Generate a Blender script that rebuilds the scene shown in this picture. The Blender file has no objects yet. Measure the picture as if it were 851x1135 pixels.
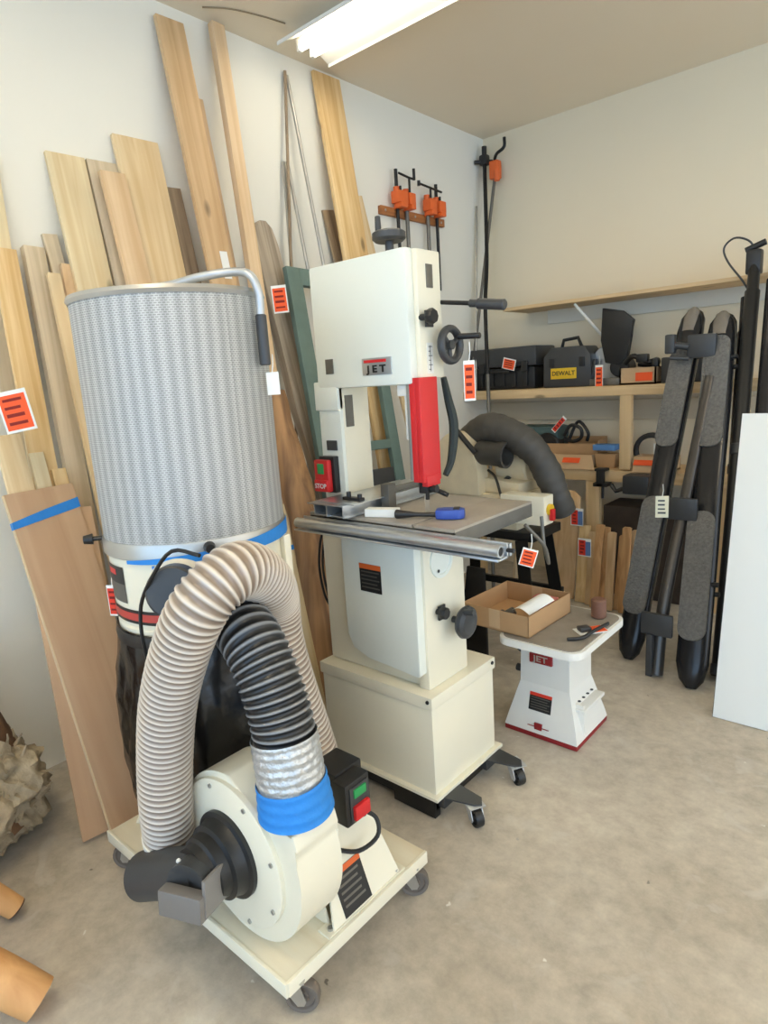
import bpy, bmesh, math, random
from mathutils import Vector as V, Matrix as M4
random.seed(7)
PI = math.pi
scn = bpy.context.scene
COL = scn.collection
# ------------------------------------------------------------------ helpers
def lin(c):
    return tuple((x/255/12.92 if x/255 <= .04045 else ((x/255+.055)/1.055)**2.4) for x in c) + (1,)

def rotz(a): return M4.Rotation(a, 4, 'Z')
def tr(x, y, z): return M4.Translation((x, y, z))
def axis_mat(p, d, up=(0, 0, 1)):
    """matrix whose Z axis is d, at p; its Y axis stays close to up"""
    z = V(d).normalized(); u = V(up)
    if abs(z.dot(u.normalized())) > .98: u = V((0, 1, 0))
    x = u.cross(z).normalized(); y = z.cross(x)
    m = M4((x, y, z)).transposed().to_4x4(); m.translation = V(p)
    return m

class B:
    """collects shapes into one mesh"""
    def __init__(s): s.bm = bmesh.new(); s.uv = None
    def _add(s, verts, faces, T=None):
        vs = [s.bm.verts.new(T @ V(v) if T else V(v)) for v in verts]
        out = []
        for f in faces:
            try: out.append(s.bm.faces.new([vs[i] for i in f]))
            except ValueError: pass
        return vs, out
    def box(s, x0, x1, y0, y1, z0, z1, bev=0, T=None, seg=2):
        vs, fs = s._add([(x0,y0,z0),(x1,y0,z0),(x1,y1,z0),(x0,y1,z0),(x0,y0,z1),(x1,y0,z1),(x1,y1,z1),(x0,y1,z1)],
            [(0,3,2,1),(4,5,6,7),(0,1,5,4),(1,2,6,5),(2,3,7,6),(3,0,4,7)], T)
        if bev: s._bev(fs, bev, seg)
        return s
    def _bev(s, fs, bev, seg=2):
        es = list({e for f in fs for e in f.edges})
        bmesh.ops.bevel(s.bm, geom=es, offset=bev, segments=seg, affect='EDGES', profile=.6, clamp_overlap=True)
    def cbox(s, c, size, bev=0, T=None):
        x, y, z = c; a, b, d = size
        return s.box(x-a/2, x+a/2, y-b/2, y+b/2, z-d/2, z+d/2, bev, T)
    def prism(s, pts, h, T=None, bev=0, taper=1.0):
        n = len(pts)
        vs, fs = s._add([(x, y, 0) for x, y in pts]+[(x*taper, y*taper, h) for x, y in pts],
            [tuple(range(n-1, -1, -1)), tuple(range(n, 2*n))]+[(i, (i+1) % n, n+(i+1) % n, n+i) for i in range(n)], T)
        if bev: s._bev(fs, bev)
        return s
    def cyl(s, p0, p1, r0, r1=None, seg=24, bev=0):
        r1 = r0 if r1 is None else r1
        d = V(p1)-V(p0); T = axis_mat(p0, d); L = d.length
        if bev:
            pr = [(0, 0), (r0-bev, 0), (r0, bev), (r1, L-bev), (r1-bev, L), (0, L)]
        else: pr = [(0, 0), (r0, 0), (r1, L), (0, L)]
        return s.lathe(pr, seg, T)
    def lathe(s, prof, seg=32, T=None, uv=False, close=False):
        T = T or M4.Identity(4)
        rings = []
        for r, z in prof:
            if r < 1e-6: rings.append([s.bm.verts.new(T @ V((0, 0, z)))])
            else: rings.append([s.bm.verts.new(T @ V((r*math.cos(2*PI*k/seg), r*math.sin(2*PI*k/seg), z))) for k in range(seg)])
        if uv and s.uv is None: s.uv = s.bm.loops.layers.uv.new('UVMap')
        pairs = list(zip(rings, rings[1:], prof, prof[1:]))
        if close: pairs.append((rings[-1], rings[0], prof[-1], prof[0]))
        for a, b, pa, pb in pairs:
            for k in range(seg):
                k2 = (k+1) % seg
                if len(a) == 1 and len(b) == 1: continue
                if len(a) == 1: f = s.bm.faces.new((a[0], b[k2], b[k]))
                elif len(b) == 1: f = s.bm.faces.new((a[k], a[k2], b[0]))
                else: f = s.bm.faces.new((a[k], a[k2], b[k2], b[k]))
                if uv and len(f.loops) == 4:
                    for lp, (u, w) in zip(f.loops, ((k, pa[1]), (k+1, pa[1]), (k+1, pb[1]), (k, pb[1]))):
                        lp[s.uv].uv = (u/seg, w)
        return s
    def tube(s, pts, r, seg=12, caps=True, smooth=0, rf=None, n=None):
        P = spline(pts, n) if n else [V(p) for p in pts]
        N = len(P); L = 0; prev = None; rings = []
        t0 = (P[1]-P[0]).normalized()
        nrm = t0.orthogonal().normalized()
        for i, p in enumerate(P):
            t = (P[min(i+1, N-1)]-P[max(i-1, 0)]).normalized()
            nrm = (nrm-t*nrm.dot(t)).normalized(); bn = t.cross(nrm)
            if i: L += (p-P[i-1]).length
            rr = rf(L, i/(N-1)) if rf else r
            rings.append([s.bm.verts.new(p+(nrm*math.cos(2*PI*k/seg)+bn*math.sin(2*PI*k/seg))*rr) for k in range(seg)])
        for a, b in zip(rings, rings[1:]):
            for k in range(seg): s.bm.faces.new((a[k], a[(k+1) % seg], b[(k+1) % seg], b[k]))
        if caps:
            s.bm.faces.new(rings[0][::-1]); s.bm.faces.new(rings[-1])
        return s
    def quad(s, a, b, c, d):
        s._add([a, b, c, d], [(0, 1, 2, 3)]); return s
    def mesh(s, name, off=V((0, 0, 0)), angle=38):
        bmesh.ops.recalc_face_normals(s.bm, faces=s.bm.faces[:])
        me = bpy.data.meshes.new(name)
        bmesh.ops.translate(s.bm, verts=s.bm.verts[:], vec=-V(off))
        s.bm.to_mesh(me); s.bm.free()
        me.polygons.foreach_set('use_smooth', [True]*len(me.polygons))
        me.set_sharp_from_angle(angle=math.radians(angle))
        return me

def spline(pts, n):
    """Catmull-Rom through pts, n samples evenly spaced by length"""
    P = [V(p) for p in pts]; P = [P[0]*2-P[1]]+P+[P[-1]*2-P[-2]]
    D = []
    for i in range(1, len(P)-2):
        a, b, c, d = P[i-1:i+3]
        for k in range(24):
            t = k/24
            D.append(.5*((2*b)+(c-a)*t+(2*a-5*b+4*c-d)*t*t+(3*b-a-3*c+d)*t**3))
    D.append(P[-2])
    acc = [0]
    for a, b in zip(D, D[1:]): acc.append(acc[-1]+(b-a).length)
    out = []; j = 0
    for i in range(n):
        t = acc[-1]*i/(n-1)
        while j < len(acc)-2 and acc[j+1] < t: j += 1
        f = (t-acc[j])/max(acc[j+1]-acc[j], 1e-9)
        out.append(D[j].lerp(D[j+1], min(max(f, 0), 1)))
    return out

ORG = {}
def props(o, label=None, cat=None, group=None, kind=None):
    if label: o['label'] = label
    if cat: o['category'] = cat
    if group: o['group'] = group
    if kind: o['kind'] = kind
    return o
def thing(name, label, cat, loc, group=None):
    o = bpy.data.objects.new(name, None); COL.objects.link(o)
    o.location = loc; o.empty_display_size = .05
    ORG[o] = V(loc)
    return props(o, label, cat, group)
def part(name, b, mat, parent, label=None, angle=38):
    me = b.mesh(name, ORG[parent], angle); me.materials.append(mat)
    o = bpy.data.objects.new(name, me); COL.objects.link(o); o.parent = parent
    ORG[o] = ORG[parent]
    if label: o['label'] = label
    return o
def solo(name, b, mat, label=None, cat=None, loc=(0, 0, 0), group=None, kind=None, angle=38):
    me = b.mesh(name, V(loc), angle); me.materials.append(mat)
    o = bpy.data.objects.new(name, me); COL.objects.link(o); o.location = loc
    ORG[o] = V(loc)
    return props(o, label, cat, group, kind)
def text_part(name, s, size, T, mat, parent, ext=.0006, bold=0.0, sx=1.0, mirror=False):
    cu = bpy.data.curves.new('lettering', 'FONT'); cu.body = s; cu.size = size
    cu.align_x = 'CENTER'; cu.align_y = 'CENTER'; cu.extrude = ext; cu.offset = bold; cu.resolution_u = 3
    t = bpy.data.objects.new('lettering', cu); COL.objects.link(t)
    bpy.context.view_layer.update()
    me = bpy.data.meshes.new_from_object(t.evaluated_get(bpy.context.evaluated_depsgraph_get()))
    bpy.data.objects.remove(t)
    X = M4.Translation(-ORG[parent]) @ T @ M4.Diagonal((sx, 1, 1, 1))
    me.transform(X); me.name = name; me.materials.clear(); me.materials.append(mat)
    o = bpy.data.objects.new(name, me); COL.objects.link(o); o.parent = parent; ORG[o] = ORG[parent]
    return o
def copy_tree(o, parent=None, T=None):
    c = o.copy(); COL.objects.link(c); c.parent = parent
    for ch in list(o.children): copy_tree(ch, c)
    return c
# plane frames for labels/text: local x right, local y up, local z out of the surface
def face_my(x, y, z): return M4(((1,0,0,x),(0,0,-1,y),(0,1,0,z),(0,0,0,1)))      # looks toward -Y
def face_px(x, y, z): return M4(((0,0,1,x),(1,0,0,y),(0,1,0,z),(0,0,0,1)))       # looks toward +X

# ------------------------------------------------------------------ materials
def new_mat(name):
    m = bpy.data.materials.new(name); m.use_nodes = True
    nt = m.node_tree; return m, nt, nt.nodes['Principled BSDF']
def N(nt, t, **kw):
    n = nt.nodes.new(t)
    for k, v in kw.items():
        if k in n.inputs: n.inputs[k].default_value = v
        else: setattr(n, k, v)
    return n
def plain(name, c, rough=.5, metal=0, var=.06, scale=9, bump=0, bscale=80, spec=.5, coat=0, alpha=None, trans=0):
    m, nt, p = new_mat(name); L = nt.links.new
    p.inputs['Roughness'].default_value = rough; p.inputs['Metallic'].default_value = metal
    p.inputs['Specular IOR Level'].default_value = spec; p.inputs['Coat Weight'].default_value = coat
    if trans: p.inputs['Transmission Weight'].default_value = trans
    tc = N(nt, 'ShaderNodeTexCoord'); no = N(nt, 'ShaderNodeTexNoise', Scale=scale, Detail=4)
    L(tc.outputs['Object'], no.inputs['Vector'])
    mix = N(nt, 'ShaderNodeMix', data_type='RGBA')
    c = lin(c); d = tuple(x*(1-var*2.2) for x in c[:3])+(1,); e = tuple(min(1, x*(1+var)) for x in c[:3])+(1,)
    mix.inputs[6].default_value = d; mix.inputs[7].default_value = e
    L(no.outputs['Fac'], mix.inputs[0]); L(mix.outputs[2], p.inputs['Base Color'])
    if bump:
        n2 = N(nt, 'ShaderNodeTexNoise', Scale=bscale, Detail=3); bp = N(nt, 'ShaderNodeBump', Strength=bump, Distance=.01)
        L(tc.outputs['Object'], n2.inputs['Vector']); L(n2.outputs['Fac'], bp.inputs['Height']); L(bp.outputs['Normal'], p.inputs['Normal'])
    if alpha is not None: p.inputs['Alpha'].default_value = alpha
    return m
def wood(name, c1, c2, grain=1.0, rough=.62, axis='Z', knots=True):
    m, nt, p = new_mat(name); L = nt.links.new
    tc = N(nt, 'ShaderNodeTexCoord'); oi = N(nt, 'ShaderNodeObjectInfo')
    ad = N(nt, 'ShaderNodeVectorMath', operation='MULTIPLY_ADD')
    L(oi.outputs['Random'], ad.inputs[0]); ad.inputs[1].default_value = (7, 13, 5); L(tc.outputs['Object'], ad.inputs[2])
    mp = N(nt, 'ShaderNodeMapping')
    sc = {'Z': (26, 26, 1.1), 'X': (1.1, 26, 26), 'Y': (26, 1.1, 26)}[axis]
    mp.inputs['Scale'].default_value = tuple(x*grain for x in sc); L(ad.outputs[0], mp.inputs['Vector'])
    n1 = N(nt, 'ShaderNodeTexNoise', Scale=1.0, Detail=6, Distortion=.8); L(mp.outputs[0], n1.inputs['Vector'])
    n2 = N(nt, 'ShaderNodeTexNoise', Scale=2.2, Detail=3); L(ad.outputs[0], n2.inputs['Vector'])
    cr = N(nt, 'ShaderNodeValToRGB'); L(n1.outputs['Fac'], cr.inputs[0])
    cr.color_ramp.elements[0].position = .34; cr.color_ramp.elements[0].color = lin(c2)
    cr.color_ramp.elements[1].position = .66; cr.color_ramp.elements[1].color = lin(c1)
    hs = N(nt, 'ShaderNodeHueSaturation'); L(cr.outputs[0], hs.inputs['Color'])
    mr = N(nt, 'ShaderNodeMapRange'); mr.inputs['To Min'].default_value = .84; mr.inputs['To Max'].default_value = 1.12
    L(n2.outputs['Fac'], mr.inputs['Value']); L(mr.outputs[0], hs.inputs['Value'])
    out = hs.outputs[0]
    if knots:
        mp2 = N(nt, 'ShaderNodeMapping'); mp2.inputs['Scale'].default_value = tuple(5 if x > 5 else 2.2 for x in sc)
        L(ad.outputs[0], mp2.inputs['Vector'])
        vo = N(nt, 'ShaderNodeTexVoronoi', Scale=1.0); L(mp2.outputs[0], vo.inputs['Vector'])
        k = N(nt, 'ShaderNodeMapRange'); k.inputs['From Min'].default_value = .05; k.inputs['From Max'].default_value = .11
        k.inputs['To Min'].default_value = .75; k.inputs['To Max'].default_value = 0
        L(vo.outputs['Distance'], k.inputs['Value'])
        mx = N(nt, 'ShaderNodeMix', data_type='RGBA'); L(k.outputs[0], mx.inputs[0]); L(out, mx.inputs[6])
        mx.inputs[7].default_value = lin(tuple(x*.55 for x in c2)); out = mx.outputs[2]
    L(out, p.inputs['Base Color']); p.inputs['Roughness'].default_value = rough
    bp = N(nt, 'ShaderNodeBump', Strength=.25, Distance=.004); L(n1.outputs['Fac'], bp.inputs['Height']); L(bp.outputs[0], p.inputs['Normal'])
    return m
def emit(name, c, s):
    m, nt, p = new_mat(name)
    p.inputs['Base Color'].default_value = (1, 1, 1, 1)
    p.inputs['Emission Color'].default_value = lin(c); p.inputs['Emission Strength'].default_value = s
    return m

def floor_mat():
    m, nt, p = new_mat('concrete_floor'); L = nt.links.new
    tc = N(nt, 'ShaderNodeTexCoord')
    a = N(nt, 'ShaderNodeTexNoise', Scale=1.3, Detail=8, Roughness=.62); b = N(nt, 'ShaderNodeTexNoise', Scale=14, Detail=6, Roughness=.7)
    c = N(nt, 'ShaderNodeTexNoise', Scale=5, Detail=5, Distortion=1.4)
    for n in (a, b, c): L(tc.outputs['Object'], n.inputs['Vector'])
    cr = N(nt, 'ShaderNodeValToRGB'); L(a.outputs['Fac'], cr.inputs[0])
    e = cr.color_ramp.elements; e[0].position = .3; e[0].color = lin((170, 158, 140)); e[1].position = .72; e[1].color = lin((206, 196, 179))
    m1 = N(nt, 'ShaderNodeMix', data_type='RGBA', blend_type='OVERLAY'); m1.inputs[0].default_value = .5
    L(cr.outputs[0], m1.inputs[6]); L(b.outputs['Fac'], m1.inputs[7])
    # pale scuffs
    s = N(nt, 'ShaderNodeMapRange'); s.inputs['From Min'].default_value = .58; s.inputs['From Max'].default_value = .68; s.inputs['To Max'].default_value = .45
    L(c.outputs['Fac'], s.inputs['Value'])
    m2 = N(nt, 'ShaderNodeMix', data_type='RGBA'); L(s.outputs[0], m2.inputs[0]); L(m1.outputs[2], m2.inputs[6]); m2.inputs[7].default_value = lin((206, 200, 188))
    # paint specks
    v = N(nt, 'ShaderNodeTexVoronoi', Scale=10); v.inputs['Randomness'].default_value = 1
    wr = N(nt, 'ShaderNodeTexNoise', Scale=30, Detail=2); ad = N(nt, 'ShaderNodeVectorMath', operation='MULTIPLY_ADD')
    L(tc.outputs['Object'], wr.inputs['Vector']); L(wr.outputs['Color'], ad.inputs[0]); ad.inputs[1].default_value = (.05,)*3; L(tc.outputs['Object'], ad.inputs[2])
    L(ad.outputs[0], v.inputs['Vector'])
    k = N(nt, 'ShaderNodeMapRange'); k.inputs['From Min'].default_value = .045; k.inputs['From Max'].default_value = .075; k.inputs['To Min'].default_value = 1; k.inputs['To Max'].default_value = 0
    L(v.outputs['Distance'], k.inputs['Value'])
    sp = N(nt, 'ShaderNodeSeparateColor'); L(v.outputs['Color'], sp.inputs[0])
    g = N(nt, 'ShaderNodeMath', operation='GREATER_THAN'); g.inputs[1].default_value = .45; L(sp.outputs[0], g.inputs[0])
    mu = N(nt, 'ShaderNodeMath', operation='MULTIPLY'); L(k.outputs[0], mu.inputs[0]); L(g.outputs[0], mu.inputs[1])
    m3 = N(nt, 'ShaderNodeMix', data_type='RGBA'); L(mu.outputs[0], m3.inputs[0]); L(m2.outputs[2], m3.inputs[6])
    cc = N(nt, 'ShaderNodeMix', data_type='RGBA'); L(sp.outputs[1], cc.inputs[0]); cc.inputs[6].default_value = lin((120, 112, 100)); cc.inputs[7].default_value = lin((232, 228, 218))
    L(cc.outputs[2], m3.inputs[7])
    L(m3.outputs[2], p.inputs['Base Color']); p.inputs['Roughness'].default_value = .62; p.inputs['Specular IOR Level'].default_value = .35
    bp = N(nt, 'ShaderNodeBump', Strength=.12, Distance=.01); L(b.outputs['Fac'], bp.inputs['Height']); L(bp.outputs[0], p.inputs['Normal'])
    return m
def wall_mat(name, c):
    return plain(name, c, .85, var=.025, scale=1.2, bump=.06, bscale=220, spec=.2)

CREAM = plain('cream_enamel', (236, 228, 204), .38, var=.02, scale=4)
CREAM_DAYLIT = plain('cream_enamel_daylit', (232, 234, 222), .36, var=.015, scale=4)  # cream enamel with cool daylight on the front faces mixed into its colour
WHITE_P = plain('white_enamel', (236, 232, 222), .4, var=.02)
BLACK = plain('black_plastic', (34, 33, 32), .42, var=.1)
BLACKM = plain('black_metal', (30, 29, 28), .38, metal=.3, var=.1)
DGREY = plain('dark_grey_plastic', (62, 62, 62), .4, var=.1)
GREYM = plain('grey_cast_metal', (118, 114, 106), .42, metal=.6, var=.1, scale=20)
ALU = plain('brushed_aluminium', (205, 208, 210), .28, metal=.85, var=.06, scale=30)
STEEL = plain('galvanised_steel', (190, 188, 182), .35, metal=.8, var=.08)
RED = plain('red_paint', (212, 38, 40), .4, var=.04)
DRED = plain('dark_red_paint', (150, 30, 34), .45, var=.05)
ORANGE = plain('orange_paint', (232, 104, 42), .5, var=.06)
ORANGE_T = plain('fluorescent_orange_paper', (246, 92, 38), .7, var=.03)
REDT = plain('red_orange_print', (226, 58, 34), .7, var=.03)
WHITE_T = plain('white_card', (240, 238, 230), .8, var=.02)
CREAM_T = plain('manila_card', (232, 226, 198), .8, var=.02)
BLUE_T = plain('blue_masking_tape', (40, 134, 214), .6, var=.06, scale=30, bump=.2, bscale=60)
BLUE2 = plain('blue_print', (98, 128, 176), .7)
YELLOW = plain('yellow_label', (226, 184, 38), .5, var=.03)
GREEN_B = plain('green_button', (40, 150, 80), .4)
CARD = plain('corrugated_cardboard', (188, 148, 104), .85, var=.05, scale=12)
CARD2 = plain('lighter_cardboard', (204, 170, 130), .85, var=.05, scale=12)
RUBBER = plain('grey_black_rubber_hose', (72, 68, 62), .6, var=.12, scale=14)
BAG = plain('black_plastic_bag', (14, 14, 15), .22, var=.1, scale=5, bump=.5, bscale=9, spec=.6)
TREAD = plain('moulded_tread_pad', (122, 119, 113), .62, var=.28, scale=75, bump=.9, bscale=110)
TEAL = plain('grey_green_paint', (104, 124, 114), .55, var=.12, scale=16)
TABLEG = plain('worn_cast_iron_table', (172, 162, 148), .5, metal=.15, var=.14, scale=9)
BARK = wood('stripped_log', (186, 142, 96), (124, 90, 60), .55)
ENDG = plain('dark_end_grain', (92, 60, 40), .8, var=.25, scale=30)
PINE = wood('pale_pine', (232, 208, 166), (214, 182, 134))
PINE2 = wood('creamy_pine', (234, 216, 176), (216, 190, 144))
GOLD = wood('golden_fir', (236, 204, 150), (214, 172, 112), 1.2)
PINK = wood('pinkish_beech', (230, 200, 160), (214, 178, 134), .8, knots=False)
TANW = wood('tan_alder', (218, 184, 140), (196, 158, 112), .8)
GREYW = wood('weathered_grey_board', (172, 148, 118), (134, 112, 88), 1.4)
GREYL = wood('weathered_slab', (190, 174, 152), (136, 120, 100), 1.0)
PALEG = wood('grey_tan_board', (222, 204, 174), (196, 176, 144), 1.0, knots=False)
PLY = wood('plywood_face', (206, 170, 134), (190, 152, 116), .5, knots=False)
PLYE = plain('plywood_edge', (222, 196, 156), .8)
SHELFW = wood('shelf_pine_lumber', (226, 196, 150), (206, 172, 124), 1.0, axis='X')
POSTW = wood('post_pine_lumber', (226, 196, 150), (208, 176, 128), 1.0, knots=False)
CEDAR = wood('cedar_offcuts', (222, 176, 122), (188, 140, 90), 1.2)
DARKW = wood('brown_rail_wood', (176, 112, 60), (136, 80, 40), 1.0, axis='Y', knots=False)
LOGW = wood('peeled_log_wood', (222, 170, 112), (196, 140, 84), .5)
BURLM = plain('shaggy_root_bark', (190, 172, 142), .9, var=.35, scale=14, bump=1, bscale=30)
BURLD = plain('brown_stump_wood', (134, 98, 68), .85, var=.35, scale=9, bump=.7, bscale=26)
DECK = wood('painted_plywood_deck', (232, 224, 200), (216, 200, 168), .4, axis='X', knots=False)
def mesh_mat():
    m, nt, p = new_mat('perforated_steel_mesh'); L = nt.links.new
    tc = N(nt, 'ShaderNodeTexCoord'); mp = N(nt, 'ShaderNodeMapping'); mp.inputs['Scale'].default_value = (1.66, 1, 1)
    L(tc.outputs['UV'], mp.inputs['Vector'])
    br = N(nt, 'ShaderNodeTexBrick'); br.inputs['Scale'].default_value = 1
    br.inputs['Brick Width'].default_value = .0105; br.inputs['Row Height'].default_value = .0056; br.inputs['Mortar Size'].default_value = .0017
    br.inputs['Mortar Smooth'].default_value = .4
    br.inputs['Color1'].default_value = lin((142, 141, 137)); br.inputs['Color2'].default_value = lin((152, 151, 147)); br.inputs['Mortar'].default_value = lin((184, 184, 180))
    L(mp.outputs[0], br.inputs['Vector'])
    # pleats of the filter behind the mesh
    wv = N(nt, 'ShaderNodeTexWave', wave_type='BANDS', bands_direction='X', Scale=9, Distortion=.4); L(mp.outputs[0], wv.inputs['Vector'])
    mx = N(nt, 'ShaderNodeMix', data_type='RGBA', blend_type='OVERLAY'); mx.inputs[0].default_value = .16
    L(br.outputs['Color'], mx.inputs[6]); L(wv.outputs['Fac'], mx.inputs[7]); L(mx.outputs[2], p.inputs['Base Color'])
    p.inputs['Roughness'].default_value = .5; p.inputs['Metallic'].default_value = .15
    bp = N(nt, 'ShaderNodeBump', Strength=.4, Distance=.003, invert=True); L(br.outputs['Fac'], bp.inputs['Height']); L(bp.outputs[0], p.inputs['Normal'])
    return m
MESHM = mesh_mat()
HOSEC = plain('translucent_beige_hose', (206, 188, 168), .3, var=.05, coat=.4)
def hose_rib(name, c1, c2):
    return plain(name, c1, .35, var=.05, coat=.3)
def clear_hose():
    m, nt, p = new_mat('clear_ribbed_hose'); L = nt.links.new
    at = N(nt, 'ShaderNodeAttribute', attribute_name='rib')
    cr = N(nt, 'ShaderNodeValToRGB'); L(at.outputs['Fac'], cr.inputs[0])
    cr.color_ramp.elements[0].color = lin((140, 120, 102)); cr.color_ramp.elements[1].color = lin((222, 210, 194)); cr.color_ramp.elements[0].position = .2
    L(cr.outputs[0], p.inputs['Base Color']); p.inputs['Roughness'].default_value = .3; p.inputs['Coat Weight'].default_value = .4
    p.inputs['Subsurface Weight'].default_value = 0
    return m
def black_hose():
    m, nt, p = new_mat('black_ribbed_hose'); L = nt.links.new
    at = N(nt, 'ShaderNodeAttribute', attribute_name='rib')
    cr = N(nt, 'ShaderNodeValToRGB'); L(at.outputs['Fac'], cr.inputs[0])
    cr.color_ramp.elements[0].color = lin((26, 26, 27)); cr.color_ramp.elements[1].color = lin((138, 138, 138)); cr.color_ramp.elements[0].position = .45  # rib crests get a painted grey highlight, grooves stay black
    L(cr.outputs[0], p.inputs['Base Color']); p.inputs['Roughness'].default_value = .33
    return m
FOIL = plain('silver_foil_tape', (206, 206, 204), .32, metal=.55, var=.12, scale=30, bump=1, bscale=45)
TUBE_FILL = emit('fluorescent_tube', (255, 238, 206), 20)  # brighter tubes for the added out-of-view fill fixtures
TUBE_DIM = emit('dimmed_fluorescent_tube', (255, 244, 220), 6)  # visible fixture dimmed so its reflector keeps its tone

# ------------------------------------------------------------------ camera
yaw, pit, rol = math.radians(-41.6901208), math.radians(11.75157933), math.radians(-3.67839566)
F = 711.68
fw = V((math.sin(yaw)*math.cos(pit), math.cos(yaw)*math.cos(pit), -math.sin(pit)))
rt = V((math.cos(yaw), -math.sin(yaw), 0)); up = rt.cross(fw)
R_ = rt*math.cos(rol)+up*math.sin(rol); U_ = -rt*math.sin(rol)+up*math.cos(rol)
cam = bpy.data.cameras.new('camera'); co = bpy.data.objects.new('camera', cam); COL.objects.link(co)
cm = M4((R_, U_, -fw)).transposed().to_4x4(); cm.translation = V((0, 0, 1.5)); co.matrix_world = cm
cam.sensor_fit = 'HORIZONTAL'; cam.sensor_width = 36; cam.lens = F/851*36; cam.clip_start = .02
scn.camera = co

# ------------------------------------------------------------------ room
XL, YB, ZC = -2.70, 4.354, 3.13
solo('floor', B().box(-2.9, 3.2, -3.4, 4.6, -.1, 0), floor_mat(), kind='structure')
solo('ceiling', B().box(-2.9, 3.2, -3.4, 4.6, ZC, ZC+.1), wall_mat('ceiling_paint', (236, 222, 198)), kind='structure')
solo('wall_left', B().box(XL-.12, XL, -3.4, 4.55, 0, ZC), wall_mat('wall_paint_left', (236, 231, 217)), kind='structure')
solo('wall_back', B().box(XL, 3.2, YB, YB+.12, 0, ZC), wall_mat('wall_paint_back', (234, 219, 190)), kind='structure')
b = B(); b.tube([(-2.608, 1.953, ZC-.003), (-2.539, 2.05, ZC-.003), (-2.493, 2.188, ZC-.003), (-2.469, 2.305, ZC-.003)], .0035, 6, n=16)
solo('trim_1', b, plain('ceiling_cable', (150, 130, 100), .8), kind='structure')

# ------------------------------------------------------------------ fluorescent fixtures
def fixture(loc, label, tube=None):
    tube = tube or TUBE_FILL
    x, y, z = loc                      # left end, centre line, bottom height
    t = thing('ceiling_light', label, 'light', (x+.62, y, ZC), 'fluorescent ceiling fixtures')
    L = 1.24
    h = B(); h.box(x, x+L, y-.05, y+.05, z+.03, ZC, .004)
    part('housing', h, WHITE_P, t)
    r = B()
    for s in (-1, 1):
        pts = [(x, y+s*.05, z+.045), (x+L, y+s*.05, z+.045), (x+L, y+s*.165, z-.005), (x, y+s*.165, z-.005)]
        q = pts+[(a, b_, c+.004) for a, b_, c in pts]
        r._add(q, [(0, 1, 2, 3), (7, 6, 5, 4), (0, 4, 5, 1), (1, 5, 6, 2), (2, 6, 7, 3), (3, 7, 4, 0)])
        r.box(x, x+L, y+s*.165-.002, y+s*.165+.002, z-.018, z-.003)
    part('reflector', r, WHITE_P, t)
    for s in (-1, 1):
        part('fluorescent_tube', B().cyl((x+.03, y+s*.042, z+.002), (x+L-.03, y+s*.042, z+.002), .017, seg=20), tube, t)
        k = B()
        for xe in (x+.008, x+L-.03): k.box(xe, xe+.022, y+s*.042-.012, y+s*.042+.012, z-.015, z+.035, .003)
        part('lamp_holder', k, WHITE_P, t)
fixture((-2.49, 2.43, 3.05), 'white twin-tube fluorescent ceiling light above the leaning boards', TUBE_DIM)
fixture((-1.7, .0, 3.05), 'unseen twin-tube fill light added above the photographer, beyond the top edge')  # this and the next two are unseen fixtures added as overhead fill
fixture((.9, 2.43, 3.05), 'unseen twin-tube fill light added to the right, out of view')
fixture((.6, -.4, 3.05), 'unseen twin-tube fill light added behind the photographer')

# ------------------------------------------------------------------ leaning boards
def board(name, F_, T_, w, th, mat, label, group=None, cat='board', shape=None, bev=.0015):
    F_, T_ = V(F_), V(T_)
    z = (T_-F_).normalized(); y = V((0, 1, 0)); y = (y-z*y.dot(z)).normalized(); x = y.cross(z)
    m = M4((x, y, z)).transposed().to_4x4(); F2 = F_+V((0, 0, abs(y.z)*w/2)); m.translation = F2
    L = (T_-F_).length
    b = B()
    if shape: shape(b, L)
    else: b.box(-th, 0, -w/2, w/2, 0, L, bev)
    me = b.mesh(name); me.materials.append(mat)
    o = bpy.data.objects.new(name, me); COL.objects.link(o); o.matrix_world = m; ORG[o] = V((0, 0, 0))
    props(o, label, cat, group)
    return o, m, L
G = 'lumber leaning on the left wall'
BA = board('wooden_board', (-2.25, 1.899, 0), (-2.66, 1.817, 3.058), .134, .022, TANW, 'tall wide tan board reaching nearly to the ceiling, white label low on it', G)
board('wooden_board', (-2.305, 1.966, 0), (-2.681, 1.916, 2.786), .084, .018, PINK, 'pinkish board just behind the right edge of the tallest wide board', G)
board('wooden_board', (-2.20, 1.925, 0), (-2.635, 2.052, 3.109), .066, .036, PINK, 'thick narrow board, right of the tall wide tan board, top close to ceiling', G)
board('wooden_board', (-2.32, 1.650, 0), (-2.675, 1.592, 2.547), .205, .02, PINE, 'widest pale pine board, left of the tall tan board and above the canister', G)
board('wooden_board', (-2.29, 1.478, 0), (-2.68, 1.430, 2.430), .125, .02, PALEG, 'pale board mostly hidden behind the short orange-toned pine board', G)
board('wooden_board', (-2.215, 1.505, 0), (-2.615, 1.436, 2.376), .105, .02, PINK, 'orange-toned pine board leaning in front of a paler one above the canister', G)
board('wooden_board', (-2.30, 1.310, 0), (-2.68, 1.285, 2.428), .15, .02, PINE2, 'wide creamy pine board with a long crack, leftmost of the boards above the canister', G)
board('wooden_board', (-2.40, 1.872, 0), (-2.681, 1.745, 2.381), .08, .018, GREYW, 'dark weathered brown board between the widest pine board and the tall tan one', G)
board('wooden_board', (-2.40, 1.30, 0), (-2.681, 1.178, 2.124), .057, .018, PALEG, 'short greyish board peeking up left of the cracked pine board', G)
board('wooden_board', (-2.27, 1.000, 0), (-2.655, 1.100, 2.067), .075, .036, PALEG, 'long grey-sided plank left of the canister with a black mark near its foot', G)
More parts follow.
